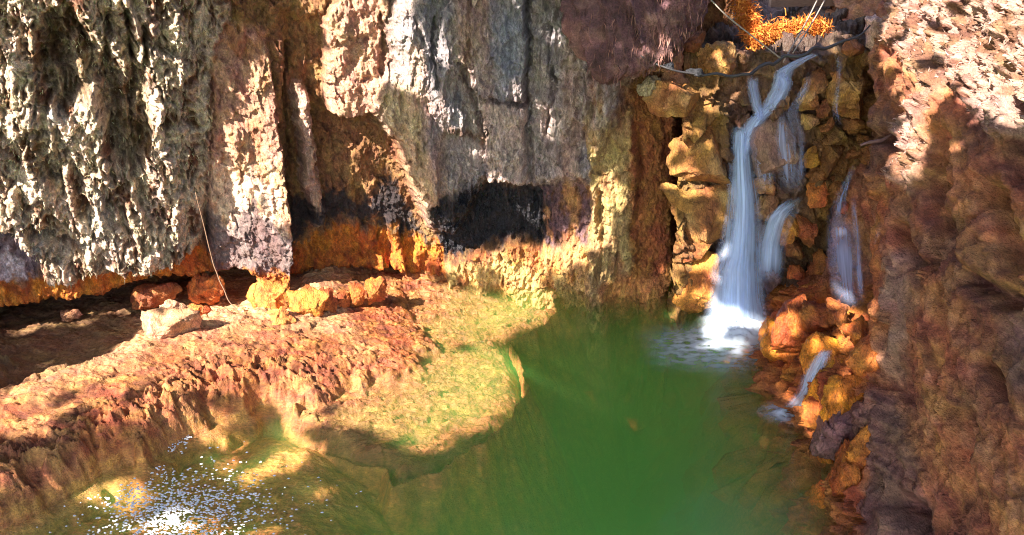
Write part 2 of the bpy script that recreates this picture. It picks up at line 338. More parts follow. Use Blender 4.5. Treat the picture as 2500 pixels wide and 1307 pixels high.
    foot = pm([(1090, 655), (1150, 625), (1220, 600), (1300, 600), (1345, 610), (1490, 590), (1500, 900), (1080, 900)], 12)
    d = d + foot*(.16 + .09*ridged(s*7+.6*rough, Z*2.5, 3, 3, 97))
    # I: ribbed buff column and the rusty buttress next to the crack
    I1 = slab([(1490, 190), (1510, 440), (1500, 760)], 62); I2 = slab([(1570, 260), (1600, 480), (1600, 860)], 46)
    d = d + .22*I1 + .16*I2*sstep(220, 330, v) + .05*I1*ridged(s*13, Z*2.6, 1, 3, 99) + .10*st([(1480, 690), (1560, 720)], 45) + .10*st([(1590, 700), (1610, 800)], 30)
    d = d - .75*sstep(1636, 1660, U+.05*(V-500)*(V < 500)) - .10*st([(1545, 250), (1575, 420), (1560, 560)], 7)
    # undercut below the left half: the cliff stops above the ledge
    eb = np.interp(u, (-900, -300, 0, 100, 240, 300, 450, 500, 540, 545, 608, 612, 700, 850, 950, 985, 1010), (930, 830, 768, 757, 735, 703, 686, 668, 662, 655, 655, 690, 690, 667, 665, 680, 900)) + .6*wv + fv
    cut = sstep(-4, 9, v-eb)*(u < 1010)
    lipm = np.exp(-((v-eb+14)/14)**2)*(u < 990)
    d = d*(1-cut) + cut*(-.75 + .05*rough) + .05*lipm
    for cr_ in ([(925, 40), (930, 120), (915, 190)], [(1291, -40), (1290, 120), (1292, 420)], [(1120, 140), (1150, 230), (1186, 330)], [(1440, 170), (1455, 260), (1440, 330)], [(1050, 40), (1045, 130), (1060, 190)], [(1350, 60), (1360, 200), (1345, 330)], [(690, 120), (692, 300), (700, 560)], [(1475, 470), (1470, 560), (1480, 660)], [(505, 200), (500, 400), (495, 600)]):
        d = d - .16*np.exp(-(dline(U, V, cr_)/5.5)**2)
    d = np.clip(d, -1, 1.0)
    P = np.stack((X+nx*d, Y+ny*d, Z), -1)
    # ---- rock colours, with some light and shade painted in
    q = fbm(s*1.7, Z*1.1, 9, 4, 201); q2 = fbm(s*5, Z*2.6, 4, 4, 211); q3 = fbm(s*3, Z*.35, 4, 3, 221); sp = fbm(s*16, Z*13, 2, 3, 231)
    C = np.broadcast_to(lin(132, 88, 54), X.shape+(3,)).copy()
    C = over(C, sstep(-.1, .5, q)*.6, lin(168, 120, 78))
    olive, pale = lin(116, 74, 48), lin(210, 184, 158)
    CA = olive + (pale-olive)*sstep(-.25, .55, .7*q2+.55*crumb+.35*(idc-.5))[..., None]  # pits darkened, raised crust paled: recess shade put into the colour
    CA = over(CA, .7*sstep(.2, .5, q)*sstep(300, 90, u), lin(190, 186, 180)); CA = over(CA, .6*np.clip(hollow, 0, 1), lin(104, 76, 42))  # carved hollows get painted shade as well
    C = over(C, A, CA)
    C = over(C, B, lin(186, 134, 108)); C = over(C, B*sstep(330, 430, v+40*q2)*.85, lin(222, 188, 160)); C = over(C, B*sstep(.05, .35, q2)*.6, lin(180, 118, 72))  # lower panel paled: its sunlit zone is put into the colour
    C = over(C, D*.9, lin(196, 146, 120)); C = over(C, slab([(728, 240), (740, 350), (750, 450), (768, 545)], 24), lin(200, 158, 138))
    grey = lin(174, 154, 146); CF = over(np.broadcast_to(grey, C.shape).copy(), sstep(-.2, .4, q3)*.65, lin(190, 150, 132)); CF = over(CF, sstep(.0, .5, q)*.6, lin(138, 136, 144))
    CF = over(CF, .8*pm([(880, 200), (1000, 200), (1060, 540), (1000, 480)], 20), lin(212, 176, 134)); CF = over(CF, .45*st([(1240, 60), (1240, 230)], 40), lin(128, 140, 160))  # bluish shade on the upper slab is painted into the colour
    CF = over(CF, .85*S2, lin(196, 170, 156)); CF = over(CF, .8*st([(1165, 222), (1285, 238)], 10)+.8*st([(1085, 305), (1180, 340)], 11), lin(92, 56, 34))
    C = over(C, Fm, CF)
    # manganese / soot staining, with edges that drip
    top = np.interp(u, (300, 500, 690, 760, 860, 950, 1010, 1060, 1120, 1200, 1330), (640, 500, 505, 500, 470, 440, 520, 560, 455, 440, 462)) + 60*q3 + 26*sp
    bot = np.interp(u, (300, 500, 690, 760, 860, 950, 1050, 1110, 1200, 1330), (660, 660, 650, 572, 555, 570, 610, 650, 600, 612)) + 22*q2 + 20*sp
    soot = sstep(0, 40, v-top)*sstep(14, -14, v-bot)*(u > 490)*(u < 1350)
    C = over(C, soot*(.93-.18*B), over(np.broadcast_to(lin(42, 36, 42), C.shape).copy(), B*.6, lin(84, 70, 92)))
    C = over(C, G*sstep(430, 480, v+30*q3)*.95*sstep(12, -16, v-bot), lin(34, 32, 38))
    C = over(C, H*.8*sstep(-.3, .2, q2+.3*sp), lin(112, 84, 92)); C = over(C, H*.7*sstep(.0, .5, -q2+.2*sp), lin(198, 140, 92))
    left = pm([(-900, 500), (30, 560), (70, 640), (70, 700), (-900, 800)], 10); C = over(C, left*.8, lin(120, 100, 112)); C = over(C, left*.8*sstep(0, .4, q2), lin(200, 180, 184))
    # rusty band along the foot
    ob = np.interp(u, (-900, 0, 80, 260, 420, 470, 520, 690, 760, 860, 1000, 1080, 1110), (800, 690, 705, 665, 640, 600, 645, 635, 600, 570, 585, 615, 1000)) + 26*q2 + 18*sp
    C = over(C, sstep(-4, 18, v-ob)*(u < 1110)*.95, lin(206, 116, 38)); C = over(C, sstep(-4, 18, v-ob)*(u < 1110)*sstep(.1, .5, q2)*.7, lin(158, 80, 30))
    C = over(C, foot*.95*sstep(4, 30, v-bot*(u < 1330)), lin(212, 166, 104)); C = over(C, foot*.7*sstep(0, .5, q2), lin(196, 126, 60))
    C = over(C, np.clip(I1*1.4, 0, 1)*sstep(230, 330, v+60*q2)*.92, lin(192, 158, 104)); C = over(C, np.clip(I1, 0, 1)*sstep(.15, .5, q2)*.6, lin(146, 96, 50))
    C = over(C, sstep(1535, 1560, U)*sstep(170, 260, v), lin(150, 88, 42)); C = over(C, sstep(1470, 1500, U)*sstep(660, 690, V), lin(204, 138, 76))
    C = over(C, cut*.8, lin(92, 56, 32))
    C = tint(C, sp, .28); C = tint(C, fine, .18)
    Wt = .12 + .35*Fm*sstep(-.1, .5, q) + .55*G + .25*soot + .3*sstep(-4, 18, v-ob)
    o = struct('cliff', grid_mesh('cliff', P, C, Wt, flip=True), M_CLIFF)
    return o, P, A, u, v, X1, Z1
cliff, cliffP, cliffA, cliffU, cliffV, CX1, CZ1 = build_cliff()

# ------------------------------------------------------------------ ledge, pool floor, water
def wpoly(px, h=0.0): return [tuple(hit(a, b, on_z(h))[:2]) for a, b in px]
LEDGE_PX = [(-420, 1500), (0, 1292), (130, 1225), (250, 1178), (370, 1125), (480, 1062), (560, 1015), (640, 985), (700, 990), (730, 1012), (790, 1000), (850, 950), (930, 925), (1010, 900), (1060, 840), (1010, 790), (1000, 730), (1100, 690), (1140, 640), (1000, 560), (-420, 560)]
LEDGE_W = wpoly(LEDGE_PX)
SHELF_W = wpoly([(640, 1000), (800, 780), (1000, 690), (1160, 655), (1400, 655), (1385, 700), (1330, 750), (1235, 795), (1275, 850), (1285, 900), (1240, 970), (1150, 1045), (1050, 1100), (960, 1135), (940, 1090), (870, 1085), (800, 1060), (720, 1030)])
SHOAL_W = wpoly([(-500, 1560), (0, 1270), (480, 1030), (700, 960), (800, 1060), (850, 1110), (830, 1307), (780, 1500), (-300, 2000)])
def ledge_z(X, Y):
    a = .10*fbm(X*2.2, Y*2.2, 3, 3, 301); b = .06*fbm(X*7, Y*7, 1, 3, 305)
    dl = sdf(X+a+b, Y-a+b, LEDGE_W); ds = sdf(X+.7*a, Y-.7*a, SHELF_W); dh = sdf(X+1.5*a, Y+1.5*a, SHOAL_W)
    h = np.interp(X, (-6, -3.4, -2.5, -1.9, -1.2, -.3), (.60, .56, .44, .26, .09, .04))
    # diagonal lamination, tufted rim
    cx, cyy = X*.82+Y*.57, -X*.57+Y*.82
    lam = ridged(cx*1.6, cyy*9+.8*fbm(X*2, Y*2, 0, 2, 9), 2, 4, 311); fl = facet(cx*5+b*5, cyy*14+b*5, 51); tuft = ridged(cx*6+.8*b*9, cyy*10, 1, 3, 321); grain = fbm(X*22, Y*22, 5, 3, 331)
    rimw = np.exp(-((dl-.2)/.24)**2)
    zl = h*(1-np.exp(-np.clip(dl, 0, 9)/.06))*.72 + h*.28*sstep(.15, 1.0, dl) + .04*lam*sstep(.15, .5, dl)+.035*fl + (.19*tuft-.06)*rimw*np.clip(h/.4, .25, 1) + .012*grain
    zb = np.minimum(h*.45, .22) + .012*grain + .05*fbm(X*3, Y*3, 4, 3, 345); bk = sstep(.95, 1.75, dl+1.2*b)*sstep(-1.2, -2.2, X)
    zl = zl*(1-bk) + zb*bk
    zl = np.where(dl > 0, zl, -.9*np.clip(-dl, 0, 3)/.12*.1-.02 - 2*np.clip(-dl-.1, 0, 2))
    zs = np.where(ds > -.02, -.015 - .34*sstep(-1.5, .5, X+.3*(9-Y)) + .06*lam + .07*ridged(cx*.8, cyy*2.6, 7, 2, 315) + .03*fl + .01*grain - .05, 0) - .30*sstep(.16, -.12, ds) - 2.6*np.clip(-ds-.05, 0, 2)
    hump = .16*np.exp(-(((X+2.05)/.42)**2+((Y-6.85)/.28)**2))
    zh = -.20 + hump*.7 + .05*fbm(X*1.6, Y*1.6, 2, 3, 341) + .012*grain - .55*sstep(.5, -.9, dh) - .75*np.clip(-dh-.3, 0, 3)
    return np.maximum(np.maximum(zl, zs), np.maximum(zh, -3.4)), dl, ds, dh, lam, tuft, grain, h
def build_ledge():
    x1 = np.concatenate((np.linspace(-12, -6, 50, endpoint=False), np.linspace(-6, 1.6, 700))); y1 = np.concatenate((np.linspace(1.5, 5.0, 40, endpoint=False), np.linspace(5.0, 11.2, 560)))
    X, Y = np.meshgrid(x1, y1, indexing='ij')
    Z, dl, ds, dh, lam, tuft, grain, h = ledge_z(X, Y)
    u, v = project(X, Y, Z)
    q = fbm(X*1.4, Y*1.4, 8, 4, 351); q2 = fbm(X*5, Y*5, 3, 4, 361)
    C = np.broadcast_to(lin(190, 130, 68), X.shape+(3,)).copy()
    C = over(C, sstep(.0, .5, q2)*.5, lin(146, 102, 52))
    lm = sstep(-.03, .06, dl)
    CL = np.broadcast_to(lin(156, 88, 46), C.shape).copy(); CL = over(CL, sstep(-.2, .4, q)*.7, lin(172, 116, 72)); CL = over(CL, sstep(.0, .4, -q2)*.75, lin(112, 60, 32))
    CL = over(CL, sstep(.6, 1.2, dl)*sstep(-5.2, -3.3, X)*.7, lin(206, 164, 120))
    CL = over(CL, sstep(-3.6, -4.4, X+.3*q)*sstep(1.05, 1.4, dl)*.75, lin(96, 74, 48))          # shade on the back of the ledge, put into the colour
    CL = over(CL, sstep(.10, .02, Z)*.55, lin(122, 78, 34))
    C = over(C, lm, CL)
    sh = sstep(-.1, .1, ds)*(1-lm); C = over(C, sh*.85, lin(150, 98, 58)); C = over(C, sh*sstep(.15, -.35, lam)*.7, lin(110, 70, 42)); C = over(C, sh*sstep(-.2, .3, q)*.5, lin(160, 112, 70))  # groove lines darkened in the colour where relief gives no shading
    C = tint(C, grain, .25); C = tint(C, tuft, .12)
    Wt = .2 + .4*sstep(.25, .05, Z) + .2*sstep(0, .4, q2)
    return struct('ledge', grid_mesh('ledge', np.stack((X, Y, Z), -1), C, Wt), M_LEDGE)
build_ledge()
def build_floor():
    x1 = np.linspace(-12, 6, 200); y1 = np.linspace(-2, 12, 160); X, Y = np.meshgrid(x1, y1, indexing='ij')
    Z = -3.1 + .18*fbm(X*.7, Y*.7, 1, 3, 401) + 2.7*sstep(1.25, 2.55, X+.18*fbm(X, Y, 3, 3, 405)+.10*(8-Y)*(Y > 8))
    q = fbm(X*1.2, Y*1.2, 5, 3, 411)
    C = np.broadcast_to(lin(82, 96, 48), X.shape+(3,)).copy(); C = over(C, sstep(-.2, .4, q)*.7, lin(64, 84, 40)); C = over(C, sstep(1.6, 2.3, X), lin(150, 98, 50))
    return struct('pool_floor', grid_mesh('pool_floor', np.stack((X, Y, Z), -1), C, np.zeros(X.shape)), M_BED)
build_floor()
def build_water():
    x1 = np.linspace(-12, 3.9, 150); y1 = np.linspace(-2, 11, 140); X, Y = np.meshgrid(x1, y1, indexing='ij')
    rp = np.exp(-(((X-2.55)/1.0)**2+((Y-8.9)/.7)**2))
    Z = .006*fbm(X*1.2, Y*1.8, 0, 3, 501) + .02*rp*fbm(X*6, Y*6, 1, 3, 505)
    top = np.stack((X, Y, Z), -1); n, m = X.shape
    V = top.reshape(-1, 3); F = grid_faces(n, m).tolist()
    ring = [i*m for i in range(n)] + [(n-1)*m+j for j in range(1, m)] + [i*m+m-1 for i in range(n-2, -1, -1)] + [j for j in range(m-2, 0, -1)]
    low = V[ring].copy(); low[:, 2] = -3.8; b0 = len(V); V = np.concatenate((V, low)); k = len(ring)
    for i in range(k): F.append((ring[i], b0+i, b0+(i+1) % k, ring[(i+1) % k]))
    F.append(tuple(range(b0+k-1, b0-1, -1)))
    me = bpy.data.meshes.new('water'); me.from_pydata(V.tolist(), [], F); me.shade_smooth()
    import bmesh
    bm = bmesh.new(); bm.from_mesh(me); bmesh.ops.recalc_face_normals(bm, faces=bm.faces); bm.to_mesh(me); bm.free()
    return struct('water', me, M_WATER)
build_water()

# ------------------------------------------------------------------ the brown slope on the right, the rock face of the falls, the stream above
def build_slope():
    y1 = np.concatenate((np.linspace(.5, 3.6, 40, endpoint=False), np.linspace(3.6, 10.2, 520), np.linspace(10.25, 12.5, 40))); z1 = np.concatenate((np.linspace(-4, -.3, 24, endpoint=False), np.linspace(-.3, 5.2, 420)))
    Y, Z = np.meshgrid(y1, z1, indexing='ij'); X = wall_x(Y, Z)
    u, v = project(X, Y, Z); wn = 22*fbm(Y*2, Z*2, 3, 4, 601); U, V = u+wn, v+wn*.7
    def pm(pts, soft): return sstep(-soft, soft, sdf(U, V, pts))
    def st(pts, wd): return np.exp(-(dline(U, V, pts)/wd)**2)
    # grain runs down towards the pool: stretch noise along the slope's dip
    a, b = Y*.84+Z*.55, -Y*.55+Z*.84
    g1 = fbm(a*.9, b*2.2, 1, 4, 611); g2 = ridged(a*2.0, b*6.0, 2, 3, 621); g3 = fbm(a*9, b*16, 3, 3, 631); f1, f2, idc = worley(a*.9+.5*g1, b*2.2+.5*g1, 12)
    d = .13*g1 + .035*g2 + .016*g3 + .10*facet(a*1.3+.3*g1, b*3.2+.4*g1, 15) + .035*facet(a*5, b*11, 25) + .014*facet(a*15, b*26, 35) + .02*(idc-.5) - .05*np.exp(-((f2-f1)/.06)**2)*sstep(-.1, .3, g1)
    d = d - .30*(st([(2200, 560), (2240, 640)], 16)+st([(2265, 430), (2290, 520), (2330, 610)], 15)+st([(2300, 340), (2300, 460)], 20)+st([(2205, 1230), (2235, 1270)], 22)+st([(2390, 690), (2455, 735)], 22)+st([(2400, 880), (2450, 960)], 14)+st([(2480, 200), (2500, 420)], 24)+st([(2160, 335), (2185, 350)], 16)+st([(2440, 480), (2480, 640)], 26))
    d = d + .12*pm([(2190, 260), (2160, 160), (2260, 110), (2300, 200), (2260, 290)], 16) + .14*st([(2350, 330), (2380, 560), (2440, 760)], 50)
    rough = pm([(2180, -60), (2560, -60), (2560, 330), (2420, 330), (2330, 200), (2270, 280), (2230, 470), (2180, 430), (2200, 300), (2290, 230), (2240, 140), (2160, 100)], 16)
    crumb = ridged(a*2.5+g3, b*8, 2, 4, 641); d = d + rough*(.12*crumb+.07*g3)
    strip = pm([(2060, 960), (2150, 950), (2230, 1100), (2280, 1320), (2280, 1400), (2100, 1400), (2080, 1150)], 12); d = d + strip*.06*ridged(Y*3+Z*7, Z*2, 1, 3, 651)
    d = d + .35*sstep(.35, -.6, Z)
    nb = np.interp(v, (-200, 0, 150, 450, 760, 900, 960, 1100, 1300, 1500), (2150, 2140, 2118, 2122, 2126, 2130, 2105, 2120, 2150, 2180)) + wn*.7
    side = sstep(14, -14, u-nb); d = d + side*sstep(640, 720, v)*(.05*ridged(a*3.5, b*5, 4, 3, 681)+.24*facet(a*2.6+.3*g3, b*4.5, 41, 1, 1.8)+.07*facet(a*9, b*14, 43)+.05); d = d - side*np.interp(v, (600, 760, 900, 1400), (.55, .32, .10, .06))
    P = np.stack((X-.957*d, Y-.1*d, Z+.287*d), -1)
    q = fbm(a*1.0, b*1.6, 7, 4, 661); q2 = fbm(a*4, b*7, 3, 4, 671)
    C = np.broadcast_to(lin(148, 92, 62), X.shape+(3,)).copy(); C = over(C, sstep(-.1, .5, q)*.7, lin(176, 108, 68)); C = over(C, sstep(.1, .6, -q)*.7, lin(108, 70, 58)); C = over(C, sstep(.1, .5, q2)*.4, lin(190, 132, 98))
    C = over(C, rough*.8, lin(178, 142, 128)); C = over(C, rough*sstep(.0, .3, q2+.6*q)*.9, lin(124, 84, 58)); C = over(C, strip*.75, lin(108, 76, 70)); C = over(C, .6*pm([(2440, 800), (2560, 700), (2560, 1000), (2480, 960)], 30), lin(96, 74, 84))
    C = over(C, .8*pm([(2120, 420), (2160, 480), (2150, 700), (2190, 900), (2130, 940), (2110, 700)], 14), lin(176, 106, 52)); C = over(C, .5*st([(2200, 640), (2170, 900)], 26), lin(148, 126, 120))
    C = over(C, side*sstep(640, 720, v)*.85, lin(196, 104, 38)); C = over(C, side*sstep(640, 720, v)*sstep(0, .4, q2)*.6, lin(128, 64, 30)); C = over(C, sstep(.2, -.1, Z)*.7, lin(138, 90, 42)); C = tint(C, g3, .3)
    return struct('slope', grid_mesh('slope', P, C, .1+.3*strip), M_SLOPE), rough, P, u, v
slope, slopeR, slopeP, slopeU, slopeV = build_slope()
def build_face():
    x1 = np.linspace(1.9, 5.6, 260); k = np.concatenate((np.linspace(-4.0, 3.02, 380), 3.02+np.linspace(.02, 7.5, 160)))
    X, K = np.meshgrid(x1, k, indexing='ij'); zz = np.minimum(K, 3.02); back = np.clip(K-3.02, 0, 9)
    Y = face_y(X, zz) + back; Z = zz + .03*back
    f1, f2, idc = worley(X*3.2, K*2.6, 4); n1 = fbm(X*4, K*4, 1, 4, 701); n2 = fbm(X*15, K*15, 1, 3, 705)
    d = .30*facet(X*3.0+.3*n1, K*2.4+.3*n1, 4, 1, 1.8) + .09*facet(X*9, K*8, 7) - .10*np.exp(-((f2-f1)/.07)**2)*(idc > .4) + .04*n1 + .015*n2
    wv = np.clip(1-back/.15, 0, 1); wet = sstep(2.25, 2.5, X)*sstep(3.6, 3.3, X)
    P = np.stack((X, Y-d*(.3+.7*wv), Z+d*.6*(1-wv)), -1)
    q = fbm(X*2, K*2, 5, 3, 711)
    C = np.broadcast_to(lin(124, 88, 46), X.shape+(3,)).copy(); C = over(C, sstep(-.1, .5, q)*.8, lin(150, 104, 48)); C = over(C, wet*.6, lin(110, 78, 68)); C = over(C, (1-wv)*.7, lin(84, 70, 68)); C = tint(C, n2, .3)
    return struct('rock_face', grid_mesh('rock_face', P, C, .25+.6*wet, flip=True), M_ROCK)
face = build_face()
def build_bank():
    x1 = np.linspace(0.5, 10, 260); k = np.linspace(0, 1, 120); X, K = np.meshgrid(x1, k, indexing='ij')
    Z = 2.7 + 3.6*K; n1 = fbm(X*1.1, K*3, 1, 4, 721); n2 = ridged(X*3, K*5, 2, 3, 725)
    Y = 13.2 + 2.2*K - .5*n1 - .25*n2
    C = np.broadcast_to(lin(96, 72, 74), X.shape+(3,)).copy(); C = over(C, sstep(0, .5, n1)*.7, lin(140, 92, 64)); C = tint(C, n2, .2)
    return struct('stream_bank', grid_mesh('stream_bank', np.stack((X, Y, Z), -1), C, np.zeros(X.shape), flip=True), M_SLOPE)
build_bank()

# ------------------------------------------------------------------ boulders given by their outline on a surface
def rock_mesh(name, px, fn, nrm, bulge=None, colr=(160, 110, 55), out=0.0, seed=0, na=72, nr=22, wet=.25, ang=1.25, strata=.02, c2=None, grow=1.0, flow=0.0):
    px = np.asarray(px, float); c = px.mean(0); P0 = hit(c[0], c[1], fn); n = np.asarray(nrm, float); n /= np.linalg.norm(n); P0 = P0 + n*out
    def on(u, v):
        r = ray(u, v); return CAM + r*(((P0-CAM)@n)/(r@n))
    pts = np.array([on(a, b) for a, b in px])-P0
    t1 = np.cross((0, 0, 1.0), n); t1 /= np.linalg.norm(t1); t2 = np.cross(n, t1)
    q = np.stack((pts@t1, pts@t2), -1); R = np.hypot(*q.T).mean()
    # outline radius as a function of angle (outlines are star-shaped about their middle)
    th = np.linspace(0, 2*np.pi, na, endpoint=False); rad = np.zeros(na)
    for i in range(len(q)):
        a, b = q[i], q[(i+1) % len(q)]; e = b-a
        den = np.cos(th)*e[1]-np.sin(th)*e[0]; den = np.where(np.abs(den) < 1e-9, 1e-9, den)
        r_ = (a[0]*e[1]-a[1]*e[0])/den; s_ = (a[0]*np.sin(th)-a[1]*np.cos(th))/den
        ok = (s_ >= -1e-6) & (s_ <= 1+1e-6) & (r_ > 0); rad = np.where(ok, np.maximum(rad, r_), rad)
    rad[rad == 0] = R; rad = (2*rad+np.roll(rad, 1)+np.roll(rad, -1))/4*1.18*grow
    rad = rad*(1+.10*fbm(np.cos(th)*1.8+seed, np.sin(th)*1.8, 2, 3, 801))
    h = bulge if bulge else R*.7
    rr = np.linspace(0, 1, nr)**.8
    rg = np.random.default_rng(seed+100)
    fr = rr[:, None]*rad[None]; hh = h*np.broadcast_to(np.clip((1-rr[:, None])/.30, 0, 1)**.85, fr.shape)
    bk = rr[::-1][1:, None]*rad[None]*.96; hb = np.broadcast_to(-.6*h*(1-rr[::-1][1:, None]**2)**.5, bk.shape)-.001
    A = np.concatenate((fr, bk)); Hh = np.concatenate((hh, hb))
    a2, b2 = A*np.cos(th), A*np.sin(th)
    V = np.stack((a2, b2, Hh), -1)
    for i in range(10):                       # flat cleavage faces
        f = rg.normal(size=3)*(1, 1, .8); f[2] = abs(f[2])+.55; f /= np.linalg.norm(f)
        dd = np.quantile(V.reshape(-1, 3)@f, 1-.03-.24*rg.random()*ang)
        ex = np.clip(V@f-dd, 0, None); V = V - ex[..., None]*f*.97
    W = P0 + V[..., 0:1]*t1 + V[..., 1:2]*t2 + V[..., 2:3]*n
    sc = 1/max(R, .05); dd = V/np.maximum(np.linalg.norm(V, axis=-1, keepdims=True), 1e-6)
    nz = fbm(W[..., 0]*3+seed, W[..., 1]*3, W[..., 2]*3, 4, 811); fz = fbm(W[..., 0]*13+seed, W[..., 1]*13, W[..., 2]*13, 3, 821)
    lay = ridged(W[..., 0]*2+W[..., 2]*9+seed, W[..., 1]*3-W[..., 0]*8, W[..., 2]*2, 3, 831)
    disp = .05*min(R, .35)*nz + .035*min(R, .3)*fz + .16*min(R, .3)*facet(V[..., 0]/R*2.2+seed, V[..., 1]/R*2.2, seed % 50, 1, 1.6) + .05*min(R, .3)*facet(V[..., 0]/R*6+seed, V[..., 1]/R*6, 3) + strata*lay
    if flow: disp = disp + flow*ridged(W[..., 0]*5+W[..., 2]*1.6, W[..., 1]*2, W[..., 2]*.8, 4, 841)*np.clip(V[..., 2]/h*2, 0, 1)
    W = W + (dd[..., 0:1]*t1+dd[..., 1:2]*t2+dd[..., 2:3]*n)*disp[..., None]
    base = lin(*colr); C = np.broadcast_to(base, W.shape).copy()
    C = over(C, sstep(.0, .5, nz)*.6, lin(*c2) if c2 else base*np.array((1.25, 1.2, 1.1))); C = over(C, sstep(.1, .6, -nz)*.6, base*np.array((.62, .52, .45)))
    C = tint(C, fz, .3); C = tint(C, lay, .12)
    m = W.shape[0]
    return raw_mesh(name, W, grid_faces(m, na, True), C, np.full(W.shape[:2], wet)), P0
NF, NW = (0.05, -1, .15), (-.72, -.62, .30)
OCH, OCB, RUST, PUR, TAN, ORG = (166, 112, 58), (140, 86, 44), (180, 94, 44), (126, 88, 84), (190, 150, 96), (206, 122, 32)
face_rocks = [
 ([(1680,165),(1705,122),(1780,88),(1800,130),(1782,178),(1722,186)], OCH, .10), ([(1580,150),(1640,112),(1680,140),(1672,172),(1600,172)], (176,122,84), .08),
 ([(1605,172),(1660,172),(1686,225),(1645,245),(1608,220)], (178,126,92), .12), ([(1540,240),(1600,215),(1690,192),(1782,184),(1786,242),(1700,268),(1600,306),(1550,285)], OCH, .22),
 ([(1598,400),(1635,340),(1700,292),(1782,262),(1788,340),(1784,450),(1700,452),(1625,432)], OCH, .12), ([(1612,435),(1700,455),(1784,452),(1786,520),(1765,592),(1700,612),(1652,600),(1632,520)], OCH, .12),
 ([(1652,606),(1762,592),(1752,630),(1690,640),(1655,650)], OCB, .12), ([(1650,652),(1700,636),(1748,632),(1742,720),(1726,788),(1662,798),(1646,720)], (196,124,56), .14),
 ([(1540,205),(1600,180),(1612,222),(1560,238)], (160,140,110), .10), ([(1650,95),(1700,70),(1740,95),(1700,125),(1660,118)], OCB, .0),
 ([(1850,335),(1878,292),(1935,284),(1955,345),(1962,430),(1945,486),(1892,478),(1852,412)], (150,112,92), .16), ([(1886,264),(1903,240),(1926,238),(1922,262),(1902,274)], OCH, .14),
 ([(1838,440),(1860,412),(1886,438),(1890,474),(1848,472)], (178,120,66), .10), ([(1838,478),(1895,480),(1890,540),(1850,560),(1838,520)], (170,126,80), .04),
 ([(1940,225),(1970,182),(2016,148),(2022,200),(1976,242),(1946,248)], OCH, .12), ([(1944,252),(1970,232),(1996,236),(1986,272),(1955,282)], OCH, .12), ([(1996,262),(2022,240),(2024,282),(2000,292)], OCB, .10),
 ([(2030,205),(2050,172),(2085,148),(2106,190),(2110,272),(2070,288),(2030,278)], OCH, .10), ([(1945,288),(1990,280),(2000,312),(1960,324)], OCH, .10), ([(2000,304),(2030,288),(2042,315),(2010,328)], OCB, .08),
 ([(1956,372),(1985,352),(2004,365),(1999,402),(1965,408)], (176,120,44), .14), ([(2000,334),(2030,310),(2056,360),(2052,422),(2015,428),(2000,380)], (120,78,34), .12), ([(1970,447),(1995,438),(2019,446),(2013,497),(1985,502),(1972,482)], (186,104,48), .16),
 ([(1964,408),(2010,404),(2014,436),(1970,442)], OCB, .12), ([(2070,352),(2090,335),(2102,370),(2086,407),(2070,387)], OCB, .12), ([(2060,288),(2106,286),(2102,322),(2065,332)], OCB, .08),
 ([(1896,532),(1914,505),(1943,508),(1941,562),(1920,597),(1900,582)], (184,116,44), .18), ([(1951,512),(1970,505),(1986,560),(1979,612),(1962,602)], (168,98,50), .16), ([(1920,602),(1955,584),(1960,626),(1925,637)], OCB, .14),
 ([(1898,645),(1950,641),(1957,676),(1905,684)], RUST, .22), ([(1852,662),(1880,640),(1896,650),(1902,702),(1864,722)], PUR, .16), ([(1973,612),(2010,590),(2022,660),(1990,692),(1970,682)], (172,94,46), .16),
 ([(2003,565),(2040,522),(2096,530),(2107,650),(2112,748),(2060,742),(2018,690)], (136,92,76), .10), ([(2088,452),(2110,434),(2124,480),(2122,545),(2094,532)], RUST, .16), ([(2054,482),(2075,468),(2082,520),(2057,522)], RUST, .14),
 ([(2018,672),(2050,655),(2062,702),(2025,722)], RUST, .22), ([(1850,560),(1895,560),(1900,640),(1860,640)], PUR, .06), ([(2020,440),(2050,425),(2052,480),(2025,500)], OCB, .10), ([(2100,330),(2122,320),(2130,420),(2110,428)], OCB, .10),
 ([(1800,300),(1845,280),(1850,330),(1810,350)], (120,86,66), .04), ([(2040,100),(2080,90),(2110,130),(2070,150)], OCB, .1),
]
